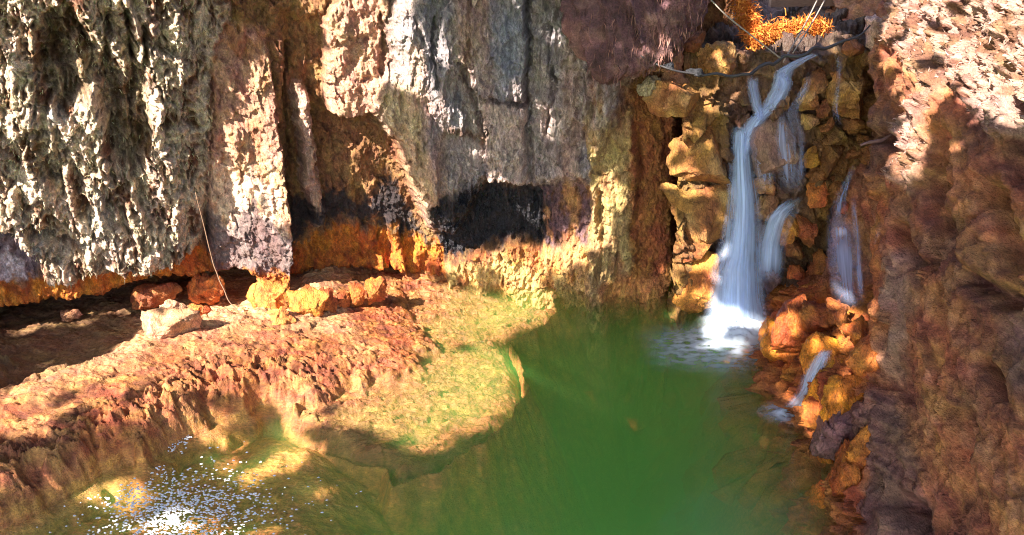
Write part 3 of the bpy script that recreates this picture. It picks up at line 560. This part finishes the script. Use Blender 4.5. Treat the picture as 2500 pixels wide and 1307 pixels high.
wall_rocks = [
 ([(1880,730),(1914,690),(1945,722),(1966,790),(1976,868),(1962,922),(1940,952),(1900,902),(1880,822),(1873,766)], (214,120,42), .20), ([(1936,735),(1965,712),(1986,760),(1992,850),(1975,892),(1952,820)], (168,88,36), .24),
 ([(1990,732),(2015,718),(2031,790),(2010,822),(1995,792)], (156,82,36), .20), ([(1836,802),(1855,784),(1871,800),(1877,850),(1860,882),(1835,862)], (192,124,66), .10),
 ([(2012,855),(2030,812),(2056,830),(2070,882),(2046,924),(2018,902)], (206,122,36), .22), ([(2078,852),(2105,828),(2124,860),(2127,902),(2100,924),(2076,892)], (190,106,46), .20), ([(2072,802),(2100,764),(2131,780),(2132,832),(2090,842)], (178,100,38), .18),
 ([(1968,955),(2000,908),(2031,930),(2034,1010),(2020,1072),(1990,1052),(1966,992)], ORG, .18), ([(2030,922),(2092,930),(2098,980),(2076,1040),(2060,1102),(2031,1062)], ORG, .16), ([(2040,1042),(2060,1014),(2080,1020),(2080,1082),(2058,1107),(2043,1082)], PUR, .24),
 ([(2034,1120),(2080,1088),(2122,1110),(2142,1230),(2120,1296),(2060,1280),(2036,1186)], (176,92,34), .14), ([(2004,1072),(2046,1084),(2046,1118),(2020,1110)], (196,112,40), .12), ([(2060,1290),(2120,1270),(2160,1330),(2130,1400),(2060,1380)], (150,84,40), .12), ([(2075,1110),(2105,1040),(2125,1080),(2120,1140),(2090,1150)], (188,104,40), .16), ([(2030,1200),(2050,1180),(2070,1250),(2050,1300),(2030,1270)], (196,104,36), .18), ([(1890,1330),(1918,1252),(1945,1232),(1972,1270),(2000,1340),(1950,1400)], (176,96,40), .12),
 ([(2040,740),(2070,745),(2075,790),(2048,800)], (156,84,38), .16), ([(1900,960),(1950,950),(1975,1000),(1960,1030),(1920,1000)], (140,90,44), -.02), ([(2090,960),(2130,950),(2150,1040),(2120,1090),(2085,1060)], (120,82,70), .06),
 ([(1995,1140),(2035,1140),(2050,1240),(2030,1290),(1995,1220)], (130,84,40), .0), ([(2100,60),(2135,25),(2165,45),(2150,85),(2125,110)], (206,166,150), .06),
]
k = 0
for px, c, out in face_rocks:
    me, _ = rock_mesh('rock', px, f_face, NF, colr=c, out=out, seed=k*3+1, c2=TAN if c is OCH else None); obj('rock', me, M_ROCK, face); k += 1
for px, c, out in wall_rocks:
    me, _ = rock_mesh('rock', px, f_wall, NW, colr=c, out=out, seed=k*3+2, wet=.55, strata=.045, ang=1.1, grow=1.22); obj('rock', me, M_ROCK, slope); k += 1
# overhanging purple-brown block at the top of the cliff
me, _ = rock_mesh('overhang', [(1370,-190),(1800,-190),(1775,-60),(1762,25),(1690,75),(1625,110),(1585,170),(1550,186),(1500,170),(1450,120),(1405,50)], lambda x, y, z: y-9.75, (0, -1, .0), bulge=.35, colr=(106, 72, 74), seed=77, na=220, nr=110, strata=.02, c2=(162, 116, 106), ang=.2, flow=.16)
obj('overhang', me, M_SLOPE, cliff)

# ------------------------------------------------------------------ loose stones on the ledge: each a thing of its own
ledge_stones = [
 ([(450,700),(490,682),(528,678),(540,705),(532,742),(500,752),(460,740)], 9.05, (204,116,60), 'stone', 'rounded orange boulder left of the dark hole under the cliff'),
 ([(462,748),(510,752),(520,765),(490,775),(465,768)], 8.85, (192,104,54), 'stone', 'small flat rust stone lying below the rounded orange boulder'),
 ([(612,700),(640,690),(700,698),(718,740),(700,760),(660,770),(615,750)], 9.15, (212,132,62), 'stone', 'square golden block right of the dark hole under the cliff'),
 ([(640,765),(690,755),(718,775),(716,800),(690,806),(650,792)], 8.75, (212,140,66), 'stone', 'sunlit golden stone in front of the square block'),
 ([(700,725),(750,705),(795,720),(770,770),(722,790),(705,770)], 9.2, (206,118,52), 'stone', 'wedge-shaped orange stone beside the sunlit golden stone'),
 ([(770,715),(815,700),(822,755),(800,772),(765,765)], 9.5, (176,98,42), 'stone', 'brown upright stone in the row under the cliff, next to the wedge-shaped one'),
 ([(826,706),(848,702),(850,752),(830,758)], 9.65, (186,104,46), 'stone', 'narrowest upright stone in the row under the cliff'),
 ([(854,698),(882,694),(884,742),(858,748)], 9.75, (180,98,40), 'stone', 'knobbly brown stone right of the narrowest upright stone'),
 ([(888,690),(925,680),(940,695),(938,730),(895,742)], 9.85, (190,106,44), 'stone', 'wide orange stone at the right end of the row under the cliff'),
 ([(318,812),(345,775),(400,752),(470,768),(484,800),(470,842),(400,856),(330,850)], 8.35, (206,150,112), 'stone', 'pale pink layered stone in the middle of the ledge'),
 ([(370,760),(410,742),(462,742),(470,765),(430,775),(385,775)], 8.6, (212,160,126), 'stone', 'flat pale slab lying on top of the pink layered stone'),
 ([(262,730),(330,705),(420,695),(445,715),(400,738),(300,750)], 9.0, (150,88,48), 'stone', 'broad brown slab wedged under the rusty cliff foot'),
 ([(140,765),(185,756),(200,770),(170,780),(145,778)], 8.55, (176,116,88), 'stone', 'small pinkish stone in the dark gap at far left'),
]
for i, (px, yy, c, nm, lab) in enumerate(ledge_stones):
    yy = hit(np.mean([a for a, b in px]), max(b for a, b in px)-4, on_z({3: .34, 9: .36, 10: .58, 11: .3}.get(i, .24)))[1]
    me, _ = rock_mesh(nm, px, (lambda Y: (lambda x, y, z: y-Y))(yy), (-.1, -1, .25), colr=c, seed=300+i*7, strata=.022, ang=.7)
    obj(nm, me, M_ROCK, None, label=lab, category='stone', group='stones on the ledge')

# ------------------------------------------------------------------ falling water
def ribbon(name, path, fn, mat, parent=None, out=.10, n=24, bow=.05, seed=0, drift=.02, sub=14, fade=(0.0, 0.0), **props):
    path = np.asarray(path, float)                       # rows: u, v, width in pixels, extra distance off the rock
    t = np.linspace(0, len(path)-1, (len(path)-1)*sub+1); k = np.arange(len(path))
    ker = np.hanning(9); ker /= ker.sum()
    def sm(a): return np.convolve(np.pad(a, 4, mode='edge'), ker, 'valid')
    u, v, wd, ex = (sm(np.interp(t, k, path[:, i])) for i in range(4))
    cu = np.linspace(-.5, .5, n); P = np.zeros((len(t), n, 3))
    ctr = np.array([hit(a, b, fn) for a, b in zip(u, v)]); ctr = np.stack([sm(ctr[:, i]) for i in range(3)], -1)
    dist = np.linalg.norm(ctr-CAM, axis=1); wm = wd*dist/FPX
    P[:] = ctr[:, None]; P[..., 0] += cu[None]*wm[:, None]
    thick = (1-(2*np.abs(cu))**2)[None]
    toc = (CAM-ctr)/dist[:, None]; P += toc[:, None]*(out + ex[:, None] + bow*thick + drift*fbm(cu[None]*6+seed, t[:, None]*.25, seed, 3, 901))[..., None]
    L = np.concatenate(([0], np.cumsum(np.linalg.norm(np.diff(ctr, axis=0), axis=1))))
    UV = np.stack((np.broadcast_to((cu+.5)[None]*wm.max()/.3+seed*1.7, P.shape[:2]), np.broadcast_to(L[:, None]+seed, P.shape[:2])), -1)
    body = np.clip(1.1*(1-(2*np.abs(cu))**1.2)[None]*np.clip(1.0+.9*fbm(cu[None]*3+seed, L[:, None]*1.6, seed*.7, 3, 905), 0, 1.3), 0, 1)
    if fade[0]: body = body*sstep(0, fade[0], L)[:, None]
    if fade[1]: body = body*sstep(0, fade[1], L[-1]-L)[:, None]
    return obj(name, grid_mesh(name, P, None, body, UV), mat, parent, **props)
def root(name, p, **props):
    o = bpy.data.objects.new(name, None); col.objects.link(o); o.location = p; o.empty_display_size = .1
    for a, b in props.items(): o[a] = b
    bpy.context.view_layer.update(); return o
def adopt(o, r): o.parent = r; o.matrix_parent_inverse = r.matrix_world.inverted()
fr = lambda x, y, z: f_face(x, y, z)
MAIN = [(1812,300,56,0),(1810,370,56,0),(1812,430,66,.02),(1815,480,78,.06),(1813,560,96,.14),(1808,630,112,.20),(1803,660,124,.26),(1802,720,134,.26),(1802,795,156,.26)]
r = root('waterfall', hit(1800, 790, on_z(0)), label='tall main waterfall, silky blue-white, dropping into the green pool', category='waterfall')
for i, (m, sc_, o_) in enumerate(((M_FALL, 1.0, .10), (M_FALL, .72, .16), (M_VEIL, 1.12, .06), (M_FALL, .5, .2))):
    adopt(ribbon('fall', [(a, b, c*sc_, d) for a, b, c, d in MAIN], fr, m, out=o_, seed=i*3+1, fade=(.15, 0)), r)
for i, pth in enumerate(([(2000,128,30,.1),(1955,148,34,.06),(1915,172,44,.05),(1905,215,46,.05),(1880,262,44,.04),(1845,295,48,.04),(1822,335,46,.03),(1812,400,44,.02)],
                         [(1838,182,26,.05),(1838,215,30,.05),(1846,255,30,.04),(1858,285,30,.04),(1846,320,30,.04)],
                         [(1905,175,40,.06),(1915,205,44,.09),(1900,240,40,.09),(1870,285,36,.08)])):
    adopt(ribbon('chute', pth, fr, M_FALL, out=.12, seed=20+i*3, fade=(.1, .2)), r); adopt(ribbon('chute', pth, fr, M_VEIL, out=.17, seed=40+i*3, fade=(.1, .2)), r)
VEILS = [('cascade', 'thin water veil sliding over the smooth boulder right of the main fall', [[(1975,165,18,.12),(1972,205,20,.14),(1950,245,26,.14),(1935,275,34,.20),(1950,330,34,.26),(1952,400,36,.26),(1942,480,44,.24)], [(1925,262,30,.2),(1915,290,40,.24),(1915,350,50,.26),(1925,430,50,.26),(1930,482,60,.24)], [(1845,300,60,.1),(1860,360,60,.16),(1870,430,50,.16),(1870,490,44,.16)]], M_VEIL),
 ('cascade', 'narrow stream curling past the round ochre rock beside the main fall', [[(1955,478,36,.2),(1930,495,44,.2),(1902,520,36,.2),(1886,560,34,.18),(1880,620,34,.2),(1872,700,36,.22)], [(1945,490,50,.22),(1905,530,70,.22),(1885,600,66,.22),(1880,700,70,.26)]], M_FALL),
 ('cascade', 'lilac side fall spreading over the rusty rocks by the brown slope', [[(2090,395,14,.2),(2068,440,20,.2),(2052,480,30,.22),(2046,520,46,.24),(2044,560,60,.26)], [(2083,470,12,.26),(2088,540,16,.28),(2094,640,18,.28),(2104,752,18,.3)], [(2058,515,70,.24),(2062,600,84,.26),(2068,690,80,.30),(2078,768,76,.34)]], M_VEIL),
 ('cascade', 'short blue trickle high on the ochre block at the top right', [[(2040,120,20,.16),(2050,160,18,.16),(2046,210,12,.14),(2038,268,16,.14),(2052,318,18,.16)]], M_VEIL),
 ('cascade', 'faint blue trickle where the slope meets the rusty rocks', [[(2152,535,12,.1),(2144,570,14,.1),(2130,610,10,.1)]], M_VEIL)]
for i, (nm, lab, paths, mat) in enumerate(VEILS):
    p = hit(paths[0][-1][0], paths[0][-1][1], f_right); r = root(nm, p, label=lab, category='waterfall', group='thin cascades beside the main fall')
    fn = f_right
    for j, pth in enumerate(paths):
        adopt(ribbon('fall', pth, fn, mat, out=.10, seed=60+i*11+j*5, fade=(.25, .35)), r)
r = root('spout', hit(1940, 1000, on_z(0)), label='small low spout pouring off orange rocks into the pool', category='waterfall')
for j, (m, s_) in enumerate(((M_FALL, 1), (M_VEIL, 1.3))):
    adopt(ribbon('fall', [(2018,850,24*s_,.58),(2000,885,36*s_,.58),(1986,915,42*s_,.55),(1974,955,44*s_,.48),(1952,990,60*s_,.36),(1918,1012,84*s_,.16)], f_wall, m, out=.05, seed=130+j, fade=(.06, .12), bow=.03), r)

# foam where the water lands
def foam_patch(name, cx, cyy, ru, rv, mat, lab, zamp, n=80, seed=0, z0=.012, edge=1.0):
    c = hit(cx, cyy, on_z(0)); a = hit(cx+ru, cyy, on_z(0))[0]-c[0]; b = abs(hit(cx, cyy+rv, on_z(0))[1]-c[1])
    rr = np.linspace(.02, 1, n//2); th = np.linspace(0, 2*np.pi, n, endpoint=False); R_, T_ = np.meshgrid(rr, th, indexing='ij')
    w_ = 1+.22*fbm(np.cos(T_)*1.6+seed, np.sin(T_)*1.6, R_*.6, 3, 951)
    X, Y = c[0]+R_*a*w_*np.cos(T_), c[1]+R_*b*w_*np.sin(T_)
    Z = z0 + zamp*(1-R_**2)**2*(.6+.5*ridged(X*7, Y*7, seed, 3, 961)) 
    UV = np.stack((X+seed, Y), -1); body = sstep(1, 1-edge, R_)
    me = raw_mesh(name, np.stack((X, Y, Z), -1), grid_faces(len(rr), n, True), None, body, UV)
    return obj(name, me, mat, None, kind='stuff', label=lab, category='foam')
foam_patch('foam', 1795, 812, 120, 52, M_FOAM, 'bright white churned foam under the main waterfall', .16, seed=1, edge=.7)
foam_patch('foam', 1730, 850, 200, 85, M_FOAMT, 'fading foam streaks spreading over the pool from the main fall', .015, seed=4, edge=.95)
foam_patch('foam', 1915, 1012, 80, 34, M_FOAMT, 'small pale splash at the foot of the low spout', .05, seed=7, edge=.9)
c_ = hit(2078, 765, f_wall)

def fleck_mesh():                              # white flecks standing in for sun glints at the lower left
    V, F = [], []
    px = np.concatenate((np.stack((RNG.normal(430, 95, 1300), RNG.normal(1265, 50, 1300)), -1), np.stack((RNG.normal(480, 150, 420), RNG.normal(1210, 60, 420)), -1), np.stack((lambda t: (470-60*t+RNG.normal(0, 9, 60), 1055+45*t+RNG.normal(0, 6, 60)))(RNG.random(60)), -1)))
    for a, b in px:
        lim = np.interp(a, (0, 130, 250, 370, 480, 560, 700), (1310, 1245, 1200, 1145, 1085, 1040, 1010))
        if b < lim and not (410 < a < 480 and b > 1050): continue
        p = CAM + ray(a, b)*((.014-CAM[2])/ray(a, b)[2]); n = random.randint(4, 6); r0 = random.uniform(.004, .010); t0 = random.random()*6; i0 = len(V)
        V.append((p[0], p[1], .014+r0*.6))
        for q in range(6):
            th = t0+q*math.pi/3; rr = r0*random.uniform(.6, 1.5); V.append((p[0]+rr*1.6*math.cos(th), p[1]+rr*math.sin(th), .009))
        F += [(i0, i0+1+q, i0+1+(q+1) % 6) for q in range(6)]
    me = bpy.data.meshes.new('glint_flecks'); me.from_pydata(V, [], F); me.shade_smooth(); return me
obj('glint_flecks', fleck_mesh(), plain('glint_white', (235, 238, 245), rough=.25, bump=0), None, kind='stuff', label='white flecks standing in for sun glints at the lower left', category='foam')

# ------------------------------------------------------------------ cables, branch, twig, root, beam
M_DARK = plain('dark_cable', (58, 54, 56), .6); M_ROPE = plain('pale_rope', (150, 136, 124), .8); M_WOOD = plain('grey_timber', (150, 118, 96), .85, scale=12, stretch=(1, 8, 8)); M_TWIG = plain('twig_bark', (120, 88, 84), .8); M_ROOT = plain('pale_root', (124, 96, 74), .8)
def at(u, v, y): rr = ray(u, v); return CAM + rr*(y/rr[1])
cab = obj('hanging_branch', tube_mesh('hanging_branch', [at(*p) for p in ((1555,138,9.35),(1620,166,9.3),(1690,178,9.3),(1760,184,9.3),(1830,178,9.32),(1890,160,9.35),(1935,138,9.38),(1990,122,9.4),(2050,100,9.45),(2125,62,9.5))], (.008,.010,.011,.014,.017,.019,.017,.02,.014,.008), wob=.06, seed=3), M_DARK, label='dark sagging branch strung across the top of the waterfall', category='branch')
for i, q in enumerate(([(1606,164),(1640,146),(1658,150),(1650,166),(1615,172)], [(1668,178),(1690,165),(1735,172),(1738,184),(1690,186)])):
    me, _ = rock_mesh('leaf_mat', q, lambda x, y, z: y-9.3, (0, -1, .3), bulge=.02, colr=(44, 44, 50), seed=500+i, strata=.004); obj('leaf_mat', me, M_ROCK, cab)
for pts, lab in (([(2010,-30,10.6),(1965,60,9.9),(1912,152,9.36)], 'left of the two parallel pale ropes rising from the branch'), ([(2030,-30,10.6),(1985,52,9.95),(1936,130,9.4)], 'right of the two parallel pale ropes rising from the branch'), ([(1735,0,9.5),(1785,48,9.45),(1905,142,9.36)], 'pale rope slanting down from the upper left to the branch')):
    obj('rope', tube_mesh('rope', [at(*p) for p in pts], .008, n=6), M_ROPE, label=lab, category='rope', group='ropes above the falls')
obj('hanging_root', tube_mesh('hanging_root', [at(*p) for p in ((478,470,8.75),(500,560,8.7),(520,640,8.65),(540,692,8.6),(560,735,8.55),(590,768,8.5),(640,790,8.4))], (.004,.005,.006,.007,.006,.005,.004), wob=.01, seed=8), M_ROOT, label='thin pale root hanging in front of the dark hole under the cliff', category='root')
tw = hit(2140, 335, f_wall)
obj('twig', tube_mesh('twig', [tw+np.array(p) for p in ((-.20,-.12,-.05),(-.10,-.13,-.01),(0,-.13,.0),(.10,-.10,.05))], (.012,.016,.02,.014), wob=.01, seed=5), M_TWIG, label='short broken twig sticking out of the brown slope', category='twig')
def beam():
    a, b = at(1880, 6, 12.4), at(2115, 2, 12.6); e = (b-a)/np.linalg.norm(b-a); n = np.array((0, -1, 0)); V = []; F = []
    for i, t in enumerate(np.linspace(0, 1, 24)):
        p = a+(b-a)*t; j = .006*math.sin(i*2.3)
        for s_, q_ in ((-1, -1), (1, -1), (1, 1), (-1, 1)): V.append(p + n*(.06*s_+j*.5) + np.array((0, 0, 1))*(.055*q_+j))
    for i in range(23):
        for q in range(4): F.append((i*4+q, i*4+(q+1) % 4, i*4+4+(q+1) % 4, i*4+4+q))
    F += [(3, 2, 1, 0), tuple(92+q for q in range(4))]
    me = bpy.data.meshes.new('timber_beam'); me.from_pydata([tuple(p) for p in V], [], F); return me
obj('timber_beam', beam(), M_WOOD, label='weathered timber beam lying across the stream above the falls', category='beam')

# ------------------------------------------------------------------ fibres: hanging moss, dry tufts
def fibres(name, P, D, L, Wd, C, **props):
    n = len(P); D = D/np.linalg.norm(D, axis=1)[:, None]; sdv = np.cross(D, RNG.normal(size=(n, 3))); sdv /= np.linalg.norm(sdv, axis=1)[:, None]
    mid = P + D*L[:, None]*.55 + RNG.normal(size=(n, 3))*L[:, None]*.10; tip = P + D*L[:, None] + np.array((0, 0, -.12))*L[:, None]
    V = np.stack((P-sdv*Wd[:, None], P+sdv*Wd[:, None], mid+sdv*Wd[:, None]*.8, mid-sdv*Wd[:, None]*.8, tip), 1)
    i = np.arange(n)[:, None]*5; F = np.concatenate((i+np.array([[0, 1, 2]]), i+np.array([[0, 2, 3]]), i+np.array([[3, 2, 4]])))
    return obj(name, raw_mesh(name, V, F, np.repeat(C, 5, 0), None, smooth=False), M_FIBRE, props.pop('parent', None), **props)
def pick(mask, n):
    idx = np.flatnonzero(mask.ravel() > RNG.random(mask.size)); return RNG.choice(idx, n)
def cmix(n, a, b): t = RNG.random((n, 1)); return lin(*a)*(1-t)+lin(*b)*t
vis = (cliffU > -150) & (cliffV > -150)
n = 3000; i = pick(cliffA*vis*(fbm(cliffP[..., 0]*3, cliffP[..., 2]*3, 1, 3, 971) > -.05), n); P = cliffP.reshape(-1, 3)[i] + RNG.normal(size=(n, 3))*.01
fibres('hanging_moss', P, np.array((.1, -.45, -1.0))+RNG.normal(size=(n, 3))*.45, RNG.uniform(.02, .06, n), RNG.uniform(.002, .005, n), cmix(n, (112, 98, 58), (206, 196, 160)), kind='stuff', label='pale dry moss hanging over the tufa curtain at left', category='moss')
n = 1800; i = pick(slopeR*(slopeU < 2700), n); P = slopeP.reshape(-1, 3)[i]
fibres('dry_moss', P, np.array((-.7, -.3, .2))+RNG.normal(size=(n, 3))*.6, RNG.uniform(.02, .07, n), RNG.uniform(.002, .006, n), cmix(n, (132, 94, 80), (206, 172, 160)), kind='stuff', label='pale sunlit dry moss over the upper brown slope', category='moss')
ov = bpy.data.objects['overhang']; oc = np.empty(len(ov.data.vertices)*3, np.float32); ov.data.vertices.foreach_get('co', oc); oc = oc.reshape(-1, 3); oc = oc[oc[:, 1] < 9.7]
n = 700; P = oc[RNG.integers(0, len(oc), n)]
fibres('hanging_moss', P, np.array((-.15, -.5, -1.0))+RNG.normal(size=(n, 3))*.25, RNG.uniform(.05, .12, n), RNG.uniform(.003, .008, n), cmix(n, (84, 56, 54), (160, 112, 98)), kind='stuff', label='purple-brown moss hanging from the overhang above the falls', category='moss')
for pth, lab in (([(1806,-40,10.5),(1816,25,10.4),(1834,70,10.3),(1850,108,10.2)], 'upright orange sunlit tuft above the waterfall lip'), ([(1856,92,10.3),(1900,80,10.4),(1950,74,10.45),(2010,68,10.5)], 'low orange sunlit tuft lying along the waterfall lip')):
    pts = np.array([at(*p) for p in pth])
    core = obj('tuft', tube_mesh('tuft', pts, (.04, .06, .06, .04) if pth[0][0] < 1830 else (.04, .045, .04, .02), n=16, wob=.05, seed=4), plain('tuft_core', (206, 120, 30), .9, .6, 14), label=lab, category='tuft', group='orange tufts above the falls')
    n = 3200; t = RNG.random(n)*(len(pts)-1); k_ = np.minimum(t.astype(int), len(pts)-2); f_ = (t-k_)[:, None]; P = pts[k_]*(1-f_)+pts[k_+1]*f_ + RNG.normal(size=(n, 3))*.05
    D = RNG.normal(size=(n, 3)) + np.array((0, -.4, .5))
    fibres('blades', P, D, RNG.uniform(.04, .13, n), RNG.uniform(.004, .010, n), cmix(n, (168, 74, 18), (232, 150, 60)), parent=core, kind='stuff')

# ------------------------------------------------------------------ the rim behind the camera and an unseen tree added to shade the gorge
def q_of(P): return P[..., 0]-SUN[0]/SUN[2]*P[..., 2], P[..., 1]-SUN[1]/SUN[2]*P[..., 2]
QX0, QY0, QS = -10.0, 0.0, .08; QG = np.zeros((260, 225))
def light(px, fn, strength=1.0, r=2, step=14):  # marks the sun patches that the added crown leaves open
    px = np.asarray(px, float); uu, vv = np.meshgrid(np.arange(px[:, 0].min(), px[:, 0].max()+1, step), np.arange(px[:, 1].min(), px[:, 1].max()+1, step))
    s_ = sdf(uu, vv, px); 
    for a, b in zip(uu[s_ > 0], vv[s_ > 0]):
        qx, qy = q_of(hit(a, b, fn)); i, j = int((qx-QX0)/QS), int((qy-QY0)/QS)
        QG[max(i-r, 0):i+r+1, max(j-r, 0):j+r+1] = np.maximum(QG[max(i-r, 0):i+r+1, max(j-r, 0):j+r+1], strength)
light([(-60,-60),(480,-60),(480,640),(-60,760)], f_cliff, .88, 3, 24)
light([(480,330),(700,200),(790,560),(790,680),(500,680)], f_cliff, 1.0)
light([(690,0),(930,0),(1000,500),(1000,680),(700,680)], f_cliff, .9)
light([(900,-40),(1320,-40),(1320,440),(1100,560),(960,480)], f_cliff, .12, 2, 20)
light([(890,180),(960,150),(1010,300),(1070,520),(1040,560),(960,440)], f_cliff, 1.0, 1)
light([(1085,20),(1130,20),(1175,180),(1190,420),(1215,420),(1215,240),(1170,200),(1120,320),(1060,280)], f_cliff, .9, 1)
light([(1300,-40),(1480,-40),(1500,300),(1640,700),(1620,770),(1110,690),(1110,600),(1330,470)], f_cliff, .30, 2, 20)
light([(1350,600),(1480,560),(1540,420),(1560,560),(1500,690),(1340,690)], f_cliff, .8, 1, 16)
light([(1100,620),(1330,600),(1330,690),(1100,690)], f_cliff, .8, 1, 16)
light([(150,960),(330,850),(440,690),(960,680),(1010,760),(1040,850),(930,930),(840,1010),(720,1000),(560,940),(350,970),(180,1030)], on_z(.25), 1.0, 2, 12)
light([(1010,740),(1180,830),(1260,890),(1160,1000),(980,1090),(850,1030),(930,930),(1040,850)], on_z(-.05), 1.0, 1, 12)
light([(0,1000),(200,950),(600,900),(700,1000),(400,1120),(0,1280)], on_z(.2), .48, 1, 18)
light([(150,1260),(700,1010),(860,1080),(850,1300),(200,1320)], on_z(-.2), .40, 1, 18)
light([(2200,-40),(2540,-40),(2540,250),(2420,320),(2320,210),(2260,300),(2230,460),(2180,420),(2230,250),(2150,160)], f_wall, .9, 1)
light([(1690,770),(1880,770),(1880,850),(1700,850)], on_z(.1), .8, 1, 10)
light([(1790,-40),(1860,-40),(1880,60),(2020,60),(2020,110),(1800,120)], lambda x, y, z: y-10.35, 1.0, 3, 8)
light([(1600,110),(1800,110),(1790,790),(1650,790)], f_face, .58, 1, 24)
light([(1880,700),(1960,690),(2130,760),(2130,920),(2060,1100),(1990,1060),(1930,950)], f_wall, .50, 1, 14)
light([(250,1150),(480,1090),(680,1170),(620,1330),(240,1330)], on_z(0), .22, 1, 14)
light([(960,700),(1100,675),(1370,680),(1300,760),(1180,820),(1020,740)], on_z(-.05), .9, 1, 12)
def crown():
    n = 54000; q = np.stack((RNG.uniform(-7.5, 9.5, n), RNG.uniform(2.5, 16.0, n)), -1); z = RNG.uniform(6.7, 8.6, n)
    gi = np.clip(((q[:, 0]-QX0)/QS).astype(int), 0, 259); gj = np.clip(((q[:, 1]-QY0)/QS).astype(int), 0, 224)
    clump = fbm(q[:, 0]*2.2, q[:, 1]*2.2, 1, 2, 991)                       # clumped noise breaks partly lit patches into dapples
    keep = (QG[gi, gj] == 0) | ((QG[gi, gj] < .95) & (clump > (QG[gi, gj]-.5)*1.3)) | (RNG.random(n) < .004)  # leaves left out along sun rays to the marked patches
    q, z = q[keep], z[keep]; n = len(q); c = np.stack((q[:, 0]+SUN[0]/SUN[2]*z, q[:, 1]+SUN[1]/SUN[2]*z, z), -1)
    a = RNG.normal(size=(n, 3)); a /= np.linalg.norm(a, axis=1)[:, None]; nn = SUN + RNG.normal(size=(n, 3))*.5; b = np.cross(nn, a); b /= np.linalg.norm(b, axis=1)[:, None]; a = np.cross(b, nn); a /= np.linalg.norm(a, axis=1)[:, None]
    s_ = RNG.uniform(.07, .14, n)[:, None]
    V = np.stack((c-a*s_*1.3, c-a*s_*.3+b*s_*.7, c+a*s_*.5+b*s_*.5, c+a*s_*1.4, c+a*s_*.5-b*s_*.5, c-a*s_*.3-b*s_*.7), 1)
    i = np.arange(n)[:, None]*6; F = np.concatenate((i+np.array([[0, 1, 2, 5]]), i+np.array([[5, 2, 3, 4]])))
    return raw_mesh('crown', V, F, np.repeat(cmix(n, (52, 70, 26), (96, 110, 40)), 6, 0), None, smooth=False)
def rim():
    x1 = np.linspace(-24, -11.5, 40); y1 = np.linspace(-16, 3.5, 60); X, Y = np.meshgrid(x1, y1, indexing='ij')
    e = np.minimum(np.minimum(-11.5-X, 3.5-Y), 3)/1.2; Z = np.where(e <= 0, -2.5, 5.6*np.clip(e, 0, 1)**.3-.2) + .3*fbm(X*.6, Y*.6, 1, 3, 995)
    C = np.broadcast_to(lin(120, 92, 60), X.shape+(3,)).copy()
    return grid_mesh('rim', np.stack((X, Y, Z), -1), C, np.zeros(X.shape))
struct('rim', rim(), M_SLOPE)
def qw(qx, qy, z): return (qx+SUN[0]/SUN[2]*z, qy+SUN[1]/SUN[2]*z, z)
tree = root('shade_tree', (-13.5, -4, 5.0), label='unseen leafy tree added on the gorge rim, gapped to place the sun patches', category='tree')
M_BARK = plain('bark', (96, 76, 56), .9, .8, 18)
adopt(obj('trunk', tube_mesh('trunk', [(-13.5, -4, 4.6), (-13.3, -3.9, 6.0), (-12.9, -3.6, 7.2), qw(-6, 4.2, 7.6)], (.34, .28, .24, .16), n=14, wob=.1), M_BARK), tree)
for pq in ((( -6, 4.2), (-2, 4.4), (2.6, 5.6), (5.4, 7.6)), ((-6, 4.2), (-3, 3.6), (1, 3.6), (4, 5.0)), ((2.6, 5.6), (4.2, 8.2), (4.9, 10.0))):
    adopt(obj('branch', tube_mesh('branch', [qw(a, b, 7.6) for a, b in pq], np.linspace(.14, .03, len(pq)), n=8, wob=.2, seed=int(pq[1][1]*7)), M_BARK), tree)
M_LEAF = fibre_material('leaf'); adopt(obj('crown', crown(), M_LEAF, kind='stuff'), tree)
